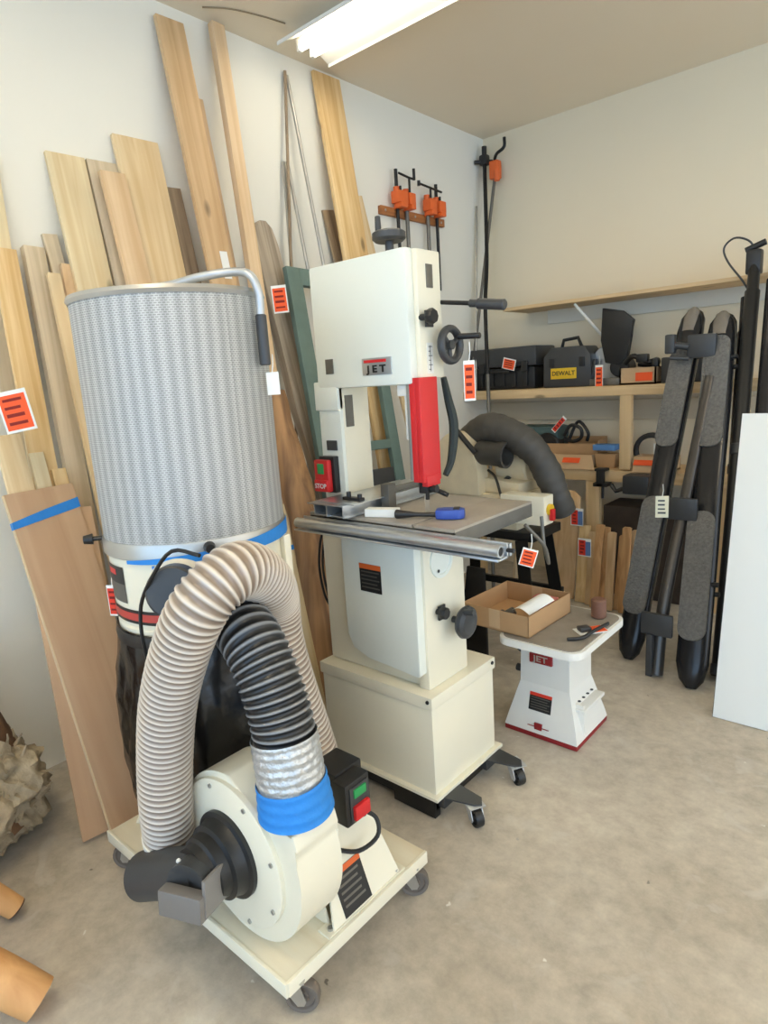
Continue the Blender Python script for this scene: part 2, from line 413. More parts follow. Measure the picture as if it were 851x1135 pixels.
board('wooden_board', (-2.17, 1.06, 0), (-2.589, 1.130, 1.965), .047, .02, PINE, 'narrow pale strip leaning on the grey-sided plank beside the canister', G)
board('wooden_board', (-2.28, 1.093, 0), (-2.636, 1.205, 2.011), .043, .02, PINK, 'narrow pinkish strip nearest the canister top left edge', G)
board('wooden_board', (-2.25, .875, 0), (-2.618, .979, 2.042), .085, .022, GOLD, 'golden fir plank at the far left with an orange tag tied to it', G)
board('wooden_board', (-2.45, .89, 0), (-2.681, 1.005, 2.375), .057, .018, PINE2, 'pale strip rising behind the golden fir plank at the left edge', G)
board('wooden_board', (-2.42, .87, 0), (-2.681, .938, 1.958), .074, .018, PALEG, 'grey board behind and left of the golden fir plank', G)
for f, t_, w, m_, lb in (((-2.175, .835, 0), (-2.486, .835, 1.389), .085, PINE, 'short pale offcut at the left edge under the orange tag'),
        ((-2.175, .915, 0), (-2.474, .915, 1.317), .05, PINE2, 'short pale offcut just above the plywood sheet, middle of three'),
        ((-2.175, .98, 0), (-2.462, .978, 1.25), .05, GOLD, 'short golden offcut just above the plywood sheet, nearest the canister')):
    board('offcut', f, t_, w, .02, m_, lb, 'short offcuts behind the plywood')
board('wooden_board', (-2.27, 2.80, 0), (-2.67, 2.764, 3.103), .195, .022, GOLD, 'wide golden board with knots behind the bandsaw, top near the ceiling light', G)
board('wooden_board', (-2.36, 3.30, 0), (-2.681, 2.955, 2.531), .085, .018, PINE, 'short pale board behind the right edge of the wide golden board', G)
board('wooden_board', (-2.40, 3.06, 0), (-2.687, 2.715, 2.421), .09, .012, GREYW, 'dark thin board behind the left edge of the wide golden board', G)
# plywood sheets
def plyshape(w, tape=False):
    def f(b, L): b.box(-.012, 0, -w/2, w/2, 0, L, .0008)
    return f
Q1, Q1m, Q1L = board('plywood_sheet', (-2.062, .915, 0), (-2.42, .885, 1.190), .235, .012, PLY, 'plywood sheet with blue tape across its top, leaning left of the collector', 'plywood sheets', 'plywood')
b = B(); b.box(.0005, .004, -.1175, -.1145, .002, Q1L-.002)
e = part('pale_edge_strip', B().box(-.017, .0012, -.1205, -.1172, .001, Q1L-.001), PLYE, Q1, 'pale plywood edge')  # bare plywood edge in its own paler colour
b = B(); b._add([(.002, -.121, Q1L-.125), (.002, .119, Q1L-.092), (.002, .119, Q1L-.055), (.002, .0, Q1L-.075), (.002, -.121, Q1L-.1)], [(0, 1, 2, 3, 4)])
b._add([(.003, -.121, Q1L-.125), (.003, -.1215, Q1L-.1), (-.018, -.1215, Q1L-.1), (-.018, -.1215, Q1L-.125)], [(0, 1, 2, 3)])
part('tape_strip', b, BLUE_T, Q1, 'blue masking tape')
board('plywood_sheet', (-2.095, .835, 0), (-2.407, .925, 1.10), .25, .010, PLY, 'second plywood sheet standing behind the taped one, its foot further left', 'plywood sheets', 'plywood')
# cream board beside the canister, blue tape
XB, Xm, XLn = board('wooden_board', (-1.975, 1.70, 0), (-2.10, 1.66, 1.0), .128, .02, PINE2, 'cream board with a strip of blue tape between canister and brown log', G)
part('tape_strip', B().box(-.0215, .0015, -.067, .067, XLn-.20, XLn-.18), BLUE_T, XB, 'blue masking tape')
# white label on the tall board
b = B(); b.box(0.0006, .0016, .005, .045, 2.0, 2.12); part('paper_label', b, WHITE_T, BA[0], 'white paper label')
# rods
for f, t_, r, m_, lb in (((-2.46, 2.043, 0), (-2.68, 2.474, 3.045), .008, GREYW, 'tall dark thin rod, leftmost of the four rods by the golden board'),
        ((-2.31, 2.636, 0), (-2.68, 2.483, 3.027), .009, STEEL, 'tall silver rod slanting right toward the wide golden board'),
        ((-2.42, 2.162, 0), (-2.682, 2.411, 2.614), .009, STEEL, 'shorter upright silver rod beside the tall dark rod'),
        ((-2.36, 2.545, 0), (-2.68, 2.436, 2.618), .009, STEEL, 'shorter silver rod slanting right below the tall rods')):
    b = B(); b.cyl(f, t_, r, seg=10)
    solo('metal_rod', b, m_, lb, 'rod', f, 'rods leaning on the left wall')
# weathered slab
def slab(b, L):
    pr = [(.0, -.085, .085), (.2, -.09, .082), (.45, -.07, .085), (.6, -.1, .08), (.75, -.095, .075), (.88, -.105, .062), (.95, -.10, .055), (.985, -.075, .04), (1.0, -.04, .01)]
    prev = None
    for t, l, r in pr:
        cur = [(-.04, l, t*L), (0, l+.006, t*L), (0, r-.006, t*L), (-.04, r, t*L)]
        vs = [b.bm.verts.new(V(c)) for c in cur]
        if prev:
            for i in range(4): b.bm.faces.new((prev[i], prev[(i+1) % 4], vs[(i+1) % 4], vs[i]))
        else: b.bm.faces.new(vs)
        prev = vs
    b.bm.faces.new(prev)
SL = board('live_edge_slab', (-2.19, 2.296, 0), (-2.635, 2.215, 2.294), .15, .04, GREYL, 'round-topped weathered grey wood slab with an orange tag, behind the canister', 'slabs', 'slab', slab)
del SL[0]['group']
b = B()
for yy, zz in ((.01, 1.62), (-.02, 1.3), (.03, 1.05)): b.lathe([(0, 0), (.008, 0), (.006, .002), (0, .002)], 10, axis_mat((0.0004, yy, zz), (1, 0, 0)))
part('dark_knot_hole', b, BLACK, SL[0], 'black knot holes')
# brown log
b = B(); rnd = random.Random(3)
pts = [(-2.09, 1.845, .0), (-2.11, 1.86, .2), (-2.12, 1.88, .45), (-2.15, 1.90, .73), (-2.205, 1.91, .94), (-2.27, 1.92, 1.19), (-2.335, 1.935, 1.47)]
b.tube(pts, .07, 18, n=70, rf=lambda L, t: .092-.030*t-.030*max(0, t-.75)*4*.8+.003*math.sin(L*13)+.003*math.sin(L*31+1))
solo('peeled_log', b, BARK, 'crooked brown peeled log leaning between canister and bandsaw', 'log', (-2.15, 1.885, 0))
# green frame
gf = thing('window_sash', 'grey-green painted wooden frame leaning behind the bandsaw', 'frame', (-2.28, 2.77, 0))
F_, T_ = V((-2.12, 2.43, .005)), V((-2.49, 2.52, 2.05))
z = (T_-F_).normalized(); y = V((0, 1, 0)); y = (y-z*y.dot(z)).normalized(); x = y.cross(z)
gm = M4((x, y, z)).transposed().to_4x4(); gm.translation = F_
L = (T_-F_).length; W = .60
for nm, a in (('stile', (-W/2-.02, -W/2+.07, 0, L)), ('stile', (W/2-.075, W/2, 0, L)), ('rail', (-W/2+.055, W/2-.075, L-.085, L)), ('rail', (-W/2+.055, W/2-.075, L*.55, L*.55+.05)), ('rail', (-W/2+.055, W/2-.075, 0, .12))):
    part(nm, B().box(-.03, 0, a[0], a[1], a[2], a[3], .002, gm), TEAL, gf)
part('lower_panel', B().box(-.022, -.012, -W/2+.05, W/2-.07, .11, L*.5, 0, gm), DGREY, gf, 'dark lower panel')

# ------------------------------------------------------------------ wall clamps
cr = thing('clamp_rail', 'brown wooden rail on the left wall holding four clamps', 'rail', (XL, 3.47, 2.49))
part('rail_board', B().box(-2.70, -2.672, 3.15, 3.80, 2.465, 2.515, .006), DARKW, cr)
for yy in (3.19, 3.48, 3.76):
    b = B(); b.lathe([(0, 0), (.008, 0), (.006, .003), (0, .003)], 10, axis_mat((-2.672, yy, 2.49), (1, 0, 0)))
    part('screw', b, STEEL, cr)
def pipe_clamp(y, ztop, zbot, wide, kind, label):
    t = thing('pipe_clamp', label, 'clamp', (-2.655, y, 2.50), 'clamps on the wall rail')
    x = -2.655
    part('pipe', B().cyl((x, y, zbot), (x, y, ztop), .013 if kind != 'bar' else .011, seg=14), GREYM if kind != 'bar' else BLACKM, t)
    h = B(); h.box(x-.012, x+.055, y-wide, y+wide, 2.53, 2.60, .008); h.cyl((x, y, 2.505), (x, y, 2.63), .021, seg=16)
    h.box(x+.005, x+.06, y-wide*.7, y+wide*.7, 2.505, 2.535, .005)
    part('clamp_head', h, ORANGE, t)
    c = B()
    if kind == 'crank':
        c.cyl((x+.03, y, 2.58), (x+.03, y, 2.69), .007, seg=10); c.tube([(x+.03, y-.10, 2.70), (x+.03, y, 2.69), (x+.03, y+.05, 2.69)], .007, 8); c.cyl((x+.03, y+.05, 2.685), (x+.03, y+.05, 2.75), .009, seg=10)
    elif kind == 'tee':
        c.cyl((x+.03, y, 2.58), (x+.03, y, 2.67), .007, seg=10); c.tube([(x+.03, y-.12, 2.675), (x+.03, y+.12, 2.66)], .007, 8); c.cyl((x+.03, y-.12, 2.66), (x+.03, y-.12, 2.69), .01, seg=10)
    else:
        c.cyl((x+.03, y, 2.58), (x+.03, y, 2.63), .007, seg=10)
    part('screw_handle', c, BLACKM, t)
pipe_clamp(3.285, 2.73, 2.05, .045, 'bar', 'pipe clamp with orange head and tall pipe top, leftmost on the wall rail')
pipe_clamp(3.375, 2.62, 2.05, .03, 'crank', 'clamp with upturned crank handle, second from left on the wall rail')
pipe_clamp(3.59, 2.62, 2.05, .035, 'tee', 'clamp with black cross handle, third from left on the wall rail')
pipe_clamp(3.69, 2.71, 2.05, .035, 'bar', 'rightmost clamp on the wall rail, pipe above its orange head')
# corner poles
t = thing('long_pipe_clamp', 'long black pole with a black clamp head standing in the room corner', 'clamp', (-2.30, 3.68, 0))
part('pole', B().tube([(-2.64, 4.27, 2.98), (-2.575, 4.16, 2.3), (-2.54, 4.065, 1.95), (-2.48, 3.975, 1.48)], .014, 12, n=20), BLACKM, t)
h = B(); h.cbox((-2.64, 4.27, 2.96), (.06, .06, .07), .015); h.cyl((-2.64, 4.27, 2.96), (-2.64, 4.27, 3.05), .018, seg=12); h.cyl((-2.69, 4.22, 2.95), (-2.60, 4.31, 2.95), .014, seg=10)
part('clamp_head', h, BLACK, t)
part('lower_pole', B().cyl((-2.48, 3.975, 1.48), (-2.30, 3.68, .002), .013, seg=12), GREYM, t)
t = thing('long_pipe_clamp', 'long thin pole with an orange clamp head crossing behind the black pole', 'clamp', (-2.67, 4.03, 1.368))
part('pole', B().cyl((-2.56, 4.28, 2.86), (-2.67, 4.03, 1.368), .011, seg=12), GREYM, t)
h = B(); h.cbox((-2.56, 4.28, 2.88), (.07, .06, .12), .012); h.cyl((-2.53, 4.25, 2.80), (-2.53, 4.25, 2.87), .02, seg=12)
part('clamp_head', h, ORANGE, t)
part('screw_handle', B().tube([(-2.56, 4.27, 2.93), (-2.53, 4.25, 2.97), (-2.47, 4.25, 3.0), (-2.465, 4.25, 3.06)], .011, 10, n=14), BLACKM, t)
solo('metal_rod', B().cyl((-2.62, 4.035, 1.368), (-2.685, 4.22, 2.66), .007, seg=8), STEEL, 'thin silver rod standing in the corner beside the black pole', 'rod', (-2.62, 4.035, 1.368), 'rods in the corner')['group']

# ------------------------------------------------------------------ shelves and bench
SY = 4.0
t = thing('wall_shelf', 'upper empty pine plywood shelf high on the back wall', 'shelf', (-1.5, YB, 1.9))
part('shelf_board', B().box(-2.36, -.60, SY, YB, 1.892, 1.914, .001), SHELFW, t)
part('wall_cleat', B().box(-2.2, -.62, YB-.02, YB, 1.80, 1.892, .001), wall_mat('painted_cleat', (226, 218, 200)), t, 'painted cleat')
part('brace', B().cyl((-1.86, SY+.03, 1.885), (-1.66, YB-.02, 1.52), .009, seg=8), WHITE_P, t, 'white diagonal brace')
t = thing('lumber_shelf', 'lower pine shelf loaded with black tool cases on the back wall', 'shelf', (-2.0, YB, 1.33))
part('shelf_board', B().box(-2.695, -.75, SY+.02, YB, 1.345, 1.365, .001), SHELFW, t)
part('front_rail', B().box(-2.695, -.75, SY-.02, SY+.02, 1.305, 1.365, .002), SHELFW, t)
part('wall_cleat', B().box(-2.695, -.75, YB-.03, YB, 1.13, 1.26, .002), wall_mat('painted_ledger', (206, 192, 166)), t, 'painted wall ledger')
part('post', B().box(-1.545, -1.475, SY-.015, SY+.025, .845, 1.305, .002), POSTW, t)
t = thing('workbench', 'low pine workbench against the back wall, boxes on top', 'bench', (-2.0, YB, 0))
part('bench_top', B().box(-2.695, -.80, SY, YB-.001, .815, .835, .001), SHELFW, t)
part('front_rail', B().box(-2.695, -.80, SY-.03, SY+.01, .765, .837, .002), SHELFW, t)
for xx in (-1.715, -2.60, -.92): part('leg', B().box(xx-.045, xx+.045, SY-.02, SY+.02, 0, .765, .002), POSTW, t)

def tag(loc, w, h, ry, mat, label, group='orange sale tags', string=0, tilt=0, half=None, card=WHITE_T, marks=True, dark=None):
    """hanging card; ry = yaw of its normal (0 looks to -Y)"""
    x, y, z = loc
    t = thing('sale_tag' if mat is not card else 'paper_tag', label, 'tag', (x, y, z+h/2), group)
    T = tr(x, y, z) @ rotz(ry) @ M4.Rotation(tilt, 4, 'Y')
    part('card', B().box(-w/2, w/2, -.001, .001, -h/2, h/2, .0004, T), card, t)
    if mat is not card:
        x1 = w*.43 if not half else w*.08
        part('coloured_panel', B().box(-w*.43, x1, -.0017, -.001, -h*.44, h*.40, 0, T), mat, t)
        if half: part('blue_panel', B().box(x1, w*.46, -.0017, -.001, -h*.44, h*.34, 0, T), BLUE2, t, 'blue half')
    if marks:
        m = B(); rr = random.Random(int(x*1000+z*977))
        for k in range(4):
            zz = -h*.32+k*h*.19; a = -w*.32; bb = (w*.3 if not half else 0)-rr.random()*w*.12
            m.box(a, bb, -.0022, -.0017 if mat is not card else -.001, zz, zz+h*.055+rr.random()*h*.03, 0, T)
        part('print', m, dark or plain('tag_print', (120, 30, 20), .8), t)
    if string:
        p0 = T @ V((0, 0, h*.47))
        part('string', B().tube([p0, p0+V((.004, .002, string*.5)), p0+V((0, .006, string))], .0016, 6), WHITE_T, t)
    return t
DKP = plain('dark_red_print', (140, 36, 24), .8)
A45 = math.radians(45)

# ------------------------------------------------------------------ cases and tools on the shelf
Z1 = 1.366
t = thing('tool_case', 'black ridged plastic tool case at the left end of the shelf', 'tool case', (-2.43, 4.16, Z1))
b = B(); b.box(-2.68, -2.17, 4.04, 4.30, Z1, Z1+.15, .015)
for k in range(5): b.box(-2.62+k*.09, -2.58+k*.09, 4.025, 4.045, Z1+.02, Z1+.12, .005)
part('case_body', b, BLACK, t)
b = B(); b.box(-2.70+.005, -2.15, 4.02, 4.31, Z1+.155, Z1+.29, .02)
part('lid', b, DGREY, t)
for xx in (-2.60, -2.26): part('latch', B().box(xx, xx+.05, 4.005, 4.022, Z1+.12, Z1+.19, .004), BLACK, t)
b = B(); b.tube([(-2.52, 4.02, Z1+.135), (-2.52, 3.995, Z1+.125), (-2.34, 3.995, Z1+.125), (-2.34, 4.02, Z1+.135)], .01, 8); part('handle', b, BLACK, t)
t.location.y += .04
t = thing('power_tool_case', 'tall black power tool case with yellow label, middle of the shelf', 'tool case', (-1.93, 4.16, Z1))
b = B(); b.prism([(-.17, 0), (.17, 0), (.165, .2), (.12, .26), (-.11, .26), (-.165, .2)], .2, tr(-1.93, 4.06, Z1) @ M4.Rotation(PI/2, 4, 'X') @ M4.Diagonal((1, 1, -1, 1)), .012)
part('case_body', b, DGREY, t)
b = B(); b.tube([(-2.0, 4.14, Z1+.25), (-1.985, 4.14, Z1+.305), (-1.885, 4.14, Z1+.315), (-1.86, 4.14, Z1+.255)], .012, 10); part('handle', b, BLACK, t)
for xx in (-2.05, -1.84): part('latch', B().box(xx, xx+.035, 4.05, 4.062, Z1+.13, Z1+.19, .003), BLACK, t)
pl = part('label_plate', B().box(-2.04, -1.86, 4.054, 4.061, Z1+.055, Z1+.125, .002), YELLOW, t, 'yellow label')
text_part('lettering', 'DEWALT', .04, face_my(-1.95, 4.0535, Z1+.09), BLACK, pl, .0006, .0006)
# chop saw
t = thing('chop_saw', 'silver and black chop saw with tall black handle on the shelf', 'saw', (-1.66, 4.16, Z1))
part('base', B().box(-1.77, -1.56, 4.05, 4.30, Z1, Z1+.045, .008), GREYM, t)
b = B(); b.cyl((-1.68, 4.14, Z1+.14), (-1.68, 4.18, Z1+.14), .115, seg=36, bev=.006); part('blade_guard', b, ALU, t)
b = B(); b.cyl((-1.60, 4.11, Z1+.11), (-1.60, 4.24, Z1+.11), .062, seg=24, bev=.008); part('motor', b, BLACK, t)
b = B(); b.prism([(-.09, .0), (.0, -.02), (.055, .03), (.065, .16), (.09, .25), (.02, .31), (-.11, .34), (-.12, .14)], .035, tr(-1.60, 4.14, Z1+.14) @ M4.Rotation(PI/2, 4, 'X') , .008)
part('handle', b, BLACK, t, 'large black handle')
b = B(); b.cyl((-1.76, 4.09, Z1+.07), (-1.745, 4.09, Z1+.17), .014, seg=12); part('clamp_knob', b, DGREY, t)
t = thing('cardboard_box', 'small open cardboard box with orange sticker on the shelf, straps on top', 'box', (-1.45, 4.13, Z1), 'cardboard boxes')
b = B(); b.box(-1.57, -1.35, 4.04, 4.05, Z1, Z1+.10); b.box(-1.57, -1.35, 4.2, 4.21, Z1, Z1+.10); b.box(-1.57, -1.56, 4.04, 4.21, Z1, Z1+.10); b.box(-1.36, -1.35, 4.04, 4.21, Z1, Z1+.10); b.box(-1.57, -1.35, 4.04, 4.21, Z1, Z1+.01)
part('carton', b, CARD2, t)
part('sticker', B().box(-1.47, -1.37, 4.036, 4.04, Z1+.02, Z1+.07), ORANGE_T, t, 'orange sticker')
b = B(); b.tube([(-1.56, 4.1, Z1+.13), (-1.50, 4.08, Z1+.17), (-1.42, 4.09, Z1+.13), (-1.37, 4.12, Z1+.14), (-1.40, 4.17, Z1+.11), (-1.5, 4.17, Z1+.12)], .016, 8, n=30)
b.cbox((-1.44, 4.07, Z1+.155), (.07, .05, .05), .01); b.cbox((-1.37, 4.09, Z1+.12), (.04, .04, .06), .008)
solo('ratchet_strap', b, BLACK, 'black strap with buckle lying over the small box on the shelf', 'strap', (-1.46, 4.12, Z1+.1))
solo('storage_box', B().box(-1.33, -1.10, 4.06, 4.26, Z1, Z1+.15, .012), DGREY, 'plain dark grey box right of the straps on the shelf', 'box', (-1.21, 4.16, Z1))
tag((-2.335, 4.02, Z1+.175), .10, .075, 0, ORANGE_T, 'orange tag on the front of the ridged black case', tilt=.25)
tag((-1.69, 4.015, Z1+.06), .05, .14, 0, ORANGE_T, 'upright orange tag hanging in front of the chop saw', string=.06)

# ------------------------------------------------------------------ things on the bench
Z2 = .838
t = thing('angle_grinder', 'grey-green power tool on the bench behind the black hose', 'power tool', (-2.17, 4.2, Z2))
part('motor_body', B().box(-2.36, -2.02, 4.12, 4.3, Z2+.10, Z2+.265, .03), plain('blue_green_plastic', (74, 98, 96), .5), t)
b = B(); b.cyl((-2.1, 4.1, Z2+.13), (-2.1, 4.2, Z2+.13), .09, seg=24, bev=.01); b.box(-2.38, -2.0, 4.1, 4.32, Z2, Z2+.11, .02); part('tool_base', b, BLACK, t)
t = thing('cardboard_box', 'larger cardboard box tilted at the back of the bench', 'box', (-1.92, 4.2, Z2), 'cardboard boxes')
b = B()
T = tr(-1.93, 4.19, Z2) @ rotz(.12)
b.box(-.19, .19, -.10, -.092, 0, .15, 0, T); b.box(-.19, .19, .092, .1, 0, .18, 0, T); b.box(-.19, -.182, -.1, .1, 0, .15, 0, T); b.box(.182, .19, -.1, .1, 0, .17, 0, T); b.box(-.19, .19, -.1, .1, 0, .01, 0, T)
part('carton', b, CARD, t)
b = B(); b.tube([(-1.98, 4.12, Z2+.2), (-1.93, 4.12, Z2+.27), (-1.86, 4.12, Z2+.25), (-1.86, 4.13, Z2+.19), (-1.92, 4.14, Z2+.16), (-1.99, 4.14, Z2+.18)], .012, 8, n=40)
b.tube([(-1.96, 4.16, Z2+.17), (-1.9, 4.17, Z2+.29), (-1.83, 4.17, Z2+.22), (-1.84, 4.18, Z2+.16)], .011, 8, n=30)
solo('coiled_cord', b, BLACK, 'black coiled cord in the tilted cardboard box with an orange tag', 'cord', (-1.92, 4.15, Z2+.16))
tag((-2.0, 4.09, Z2+.28), .035, .13, 0, REDT, 'red-orange tag sticking up from the coiled cord on the bench', tilt=.75)
def front_box(x0, x1, label, z0=Z2-.0, sx=.02):
    t = thing('cardboard_box', label, 'box', ((x0+x1)/2, 4.08, z0), 'cardboard boxes')
    b = B(); b.box(x0, x1, 4.02, 4.028, z0, z0+.085); b.box(x0, x1, 4.15, 4.158, z0, z0+.085); b.box(x0, x0+.008, 4.02, 4.158, z0, z0+.085); b.box(x1-.008, x1, 4.02, 4.158, z0, z0+.085); b.box(x0, x1, 4.02, 4.158, z0, z0+.008)
    b._add([(x0, 4.02, z0+.085), (x1, 4.02, z0+.085), (x1+.05, 3.95, z0+.0), (x0+.02, 3.95, z0+.0)], [(0, 1, 2, 3)])
    part('carton', b, CARD2, t)
    xm = (x0+x1)/2+sx
    b = B(); b._add([(xm-.06, 4.0, z0+.066), (xm+.06, 4.0, z0+.066), (xm+.06, 3.975, z0+.036), (xm-.06, 3.975, z0+.036)], [(0, 1, 2, 3)])
    for v in b.bm.verts: v.co += V((0, -.003, .003))
    part('sticker', b, ORANGE_T, t, 'orange sticker')
front_box(-2.03, -1.74, 'open cardboard box with orange sticker on the bench, left of the post')
front_box(-1.468, -1.23, 'open cardboard box with orange sticker on the bench, right of the post', sx=-.045)
solo('paper_cup_box', B().prism([(-.06, -.04), (.06, -.04), (.06, .04), (-.06, .04)], .09, tr(-1.665, 4.1, Z2), .003, 1.15), CARD, 'small tapered brown carton between the two stickered boxes', 'box', (-1.665, 4.1, Z2))
solo('blue_carton', B().box(-1.75, -1.60, 4.06, 4.14, Z2+.112, Z2+.15, .004), plain('blue_card', (92, 142, 198), .6), 'flat blue packet lying on top of the small brown carton', 'box', (-1.68, 4.1, Z2+.112))
t = thing('spring_clamp', 'black clamp gripping the bench front rail', 'clamp', (-1.63, 3.95, .74))
part('jaw', B().box(-1.68, -1.59, 3.90, 3.99, .74, .765, .005), BLACK, t)
b = B(); b.box(-1.66, -1.61, 3.90, 3.93, .74, .85, .006); b.box(-1.67, -1.60, 3.90, 3.975, .838, .855, .006); part('frame', b, BLACK, t)
b = B(); b.cyl((-1.63, 3.94, .66), (-1.63, 3.94, .765), .009, seg=10); part('screw', b, BLACK, t)
t = thing('shop_light', 'grey tool hanging below the bench edge beside the running boards', 'tool', (-1.44, 3.95, .62))
part('housing', B().box(-1.48, -1.32, 3.86, 3.970, .71, .83, .02), DGREY, t)
part('handle', B().tube([(-1.48, 3.9, .74), (-1.53, 3.9, .72), (-1.56, 3.9, .76)], .014, 8), BLACK, t)
t = thing('cable_coil', 'dark coiled cable with a small white tag at the right of the bench', 'cable', (-1.43, 4.22, Z2))
b = B()
for k, r in enumerate((.10, .11, .105)): b.tube([(-1.42+r*math.cos(a), 4.2+.018*k, Z2+.10+r*.95*math.sin(a)) for a in [i*2*PI/24 for i in range(25)]], .012, 8)
part('coil', b, DGREY, t)
part('paper_tag', B().box(-1.40, -1.345, 4.18, 4.183, Z2+.08, Z2+.15), WHITE_T, t, 'white tag')

# ------------------------------------------------------------------ boards under the bench
def upright(name, x0, x1, y, zt, lean, mat, label, group, topcut=0, th=.02, dx=0):
    b = B(); T = tr((x0+x1)/2, y, .002) @ M4.Rotation(-lean, 4, 'X') @ M4.Rotation(dx, 4, 'Y')
    w = (x1-x0)/2
    b.prism([(-w, 0), (w, 0), (w, zt-topcut*.4), (w*.5, zt), (-w*.6, zt), (-w, zt-topcut)], th, T @ M4(((1,0,0,0),(0,0,-1,0),(0,1,0,0),(0,0,0,1))), .002)
    return solo(name, b, mat, label, 'board', ((x0+x1)/2, y, 0), group)
GU = 'boards stacked under the bench'
upright('wooden_board', -1.945, -1.76, 3.80, .71, .17, TANW, 'wide board with clipped corner under the bench, two tags hanging in front', GU, .10)
upright('wooden_board', -1.735, -1.665, 3.77, .50, .16, GOLD, 'narrow golden board right of the wide board under the bench', GU)
for k in range(7):
    upright('wooden_board', -1.66+k*.046, -1.608+k*.046, 3.75-.032*(k % 2), .47+.02*((k*3) % 4), .14, CEDAR if k % 3 else TANW,
            ('leftmost', 'second', 'third', 'fourth', 'fifth', 'sixth', 'rightmost')[k]+' thin reddish slat in the bundle leaning under the bench', GU, .01, .018, .025*math.sin(k*2))
b = B(); b.tube([(-2.12, 3.66, .05), (-2.12, 3.72, .35), (-2.07, 3.78, .62), (-1.98, 3.80, .74)], .02, 6, n=20)
solo('curved_wood_strip', b, PALEG, 'pale curved wooden strip left of the wide board under the bench', 'wood strip', (-2.12, 3.66, .03))
b = B(); b.tube([(-2.05, 3.60, .05), (-2.06, 3.64, .3), (-2.03, 3.70, .6)], .014, 6, n=20)
solo('curved_wood_strip', b, PINE2, 'thin second wooden strip beside the curved one under the bench', 'wood strip', (-2.05, 3.6, .03))
b = B()
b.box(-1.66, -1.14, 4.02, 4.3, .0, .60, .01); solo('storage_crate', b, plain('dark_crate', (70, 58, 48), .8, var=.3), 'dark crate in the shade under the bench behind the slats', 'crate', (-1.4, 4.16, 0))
tag((-1.752, 3.825, .549), .085, .115, 0, REDT, 'red and blue tag hanging on the wide board under the bench, upper of two', 'tags under the bench', half=True)
tag((-1.645, 3.70, .39), .085, .115, 0, REDT, 'red and blue tag on the narrow board under the bench, lower of two', 'tags under the bench', half=True)

# ------------------------------------------------------------------ dollies and casters
def caster(x, y, ztop, r, yaw_, mat_w, mat_f, parent, swivel=True):
    T = tr(x, y, 0) @ rotz(yaw_)
    f = B(); f.box(-.035, .035, -.03, .03, ztop-.004, ztop, .001, T)
    f.cyl(T @ V((0, 0, ztop-.018)), T @ V((0, 0, ztop-.004)), .022, seg=16)
    for s in (-1, 1):
        f.prism([(-.022, ztop-.016), (.022, ztop-.016), (.034, r), (.028, r-.012), (.012, r-.012)], .003, T @ tr(0, s*.021-.0015, 0) @ M4(((1,0,0,0),(0,0,1,0),(0,1,0,0),(0,0,0,1))))
    o = part('caster', f, mat_f, parent)
    w = B(); T2 = axis_mat(T @ V((.022, -.014, r)), T.to_3x3() @ V((0, 1, 0)))
    w.lathe([(.0, .002), (r*.35, .002), (r*.4, .008), (r*.7, .007), (r*.75, .002), (r*.95, 0), (r, .006), (r, .022), (r*.95, .028), (r*.75, .026), (r*.7, .021), (r*.4, .020), (r*.35, .026), (0, .026)], 28, T2)
    part('wheel', w, mat_w, o, None)
    return o
t = thing('dolly', 'cream painted plywood dolly on four casters under the dust collector', 'dolly', (-1.49, 1.0, 0))
DK0, DK1 = .105, .13
part('deck', B().box(-1.925, -1.055, .735, 1.27, DK0, DK1, .002), DECK, t)
part('edge_trim', B().box(-1.93, -1.05, .728, .737, DK0-.012, DK1+.002, .001), CREAM, t)
part('edge_trim', B().box(-1.057, -1.048, .735, 1.27, DK0-.012, DK1+.002, .001), CREAM, t)
RUBB = plain('taupe_rubber_wheel', (112, 102, 92), .6, var=.1)
for x_, y_, a in ((-1.085, .775, .65), (-1.09, 1.22, .75), (-1.87, .775, 3.8), (-1.87, 1.22, .2)): caster(x_, y_, DK0, .043, a, RUBB, STEEL, t)

# ------------------------------------------------------------------ dust collector
DX, DY, DR = -1.70, 1.05, .262
dc = thing('dust_collector', 'cream dust collector with mesh canister, black bag and ribbed hoses', 'dust collector', (DX, DY, DK1))
Zt = 1.755
b = B(); b.lathe([(DR, 1.105), (DR, Zt)], 128, tr(DX, DY, 0), uv=True)
can = part('filter_canister', b, MESHM, dc, 'grey perforated mesh filter')
b = B(); b.lathe([(0, Zt-.03), (DR-.01, Zt-.03), (DR-.006, Zt), (DR+.004, Zt+.006), (DR+.007, Zt-.004), (DR+.002, Zt-.014)], 96, tr(DX, DY, 0)); part('top_rim', b, STEEL, can)
b = B(); b.lathe([(0, Zt-.02), (DR-.012, Zt-.02), (DR-.012, Zt-.028), (0, Zt-.028)], 64, tr(DX, DY, 0)); part('top_lid', b, STEEL, can)
# agitator crank
b = B(); zc = Zt+.035
cx, cy = DX+.01, DY-.02
b.cyl((cx, cy, Zt-.03), (cx, cy, zc), .012, seg=14)
b.tube([(cx-.03, cy-.02, zc-.002), (cx+.03, cy+.01, zc), (cx+.11, cy+.05, zc+.012), (DX+.19, DY+.08, zc+.018), (DX+.245, DY+.10, zc+.006), (DX+.265, DY+.11, zc-.04), (DX+.265, DY+.11, zc-.10)], .0115, 12, n=40)
cr_ = part('cleaning_crank', b, plain('silver_crank', (196, 198, 198), .35, metal=.5), dc, 'bent silver crank')
part('grip', B().cyl((DX+.265, DY+.11, zc-.235), (DX+.265, DY+.11, zc-.10), .0155, seg=18, bev=.003), DGREY, cr_)
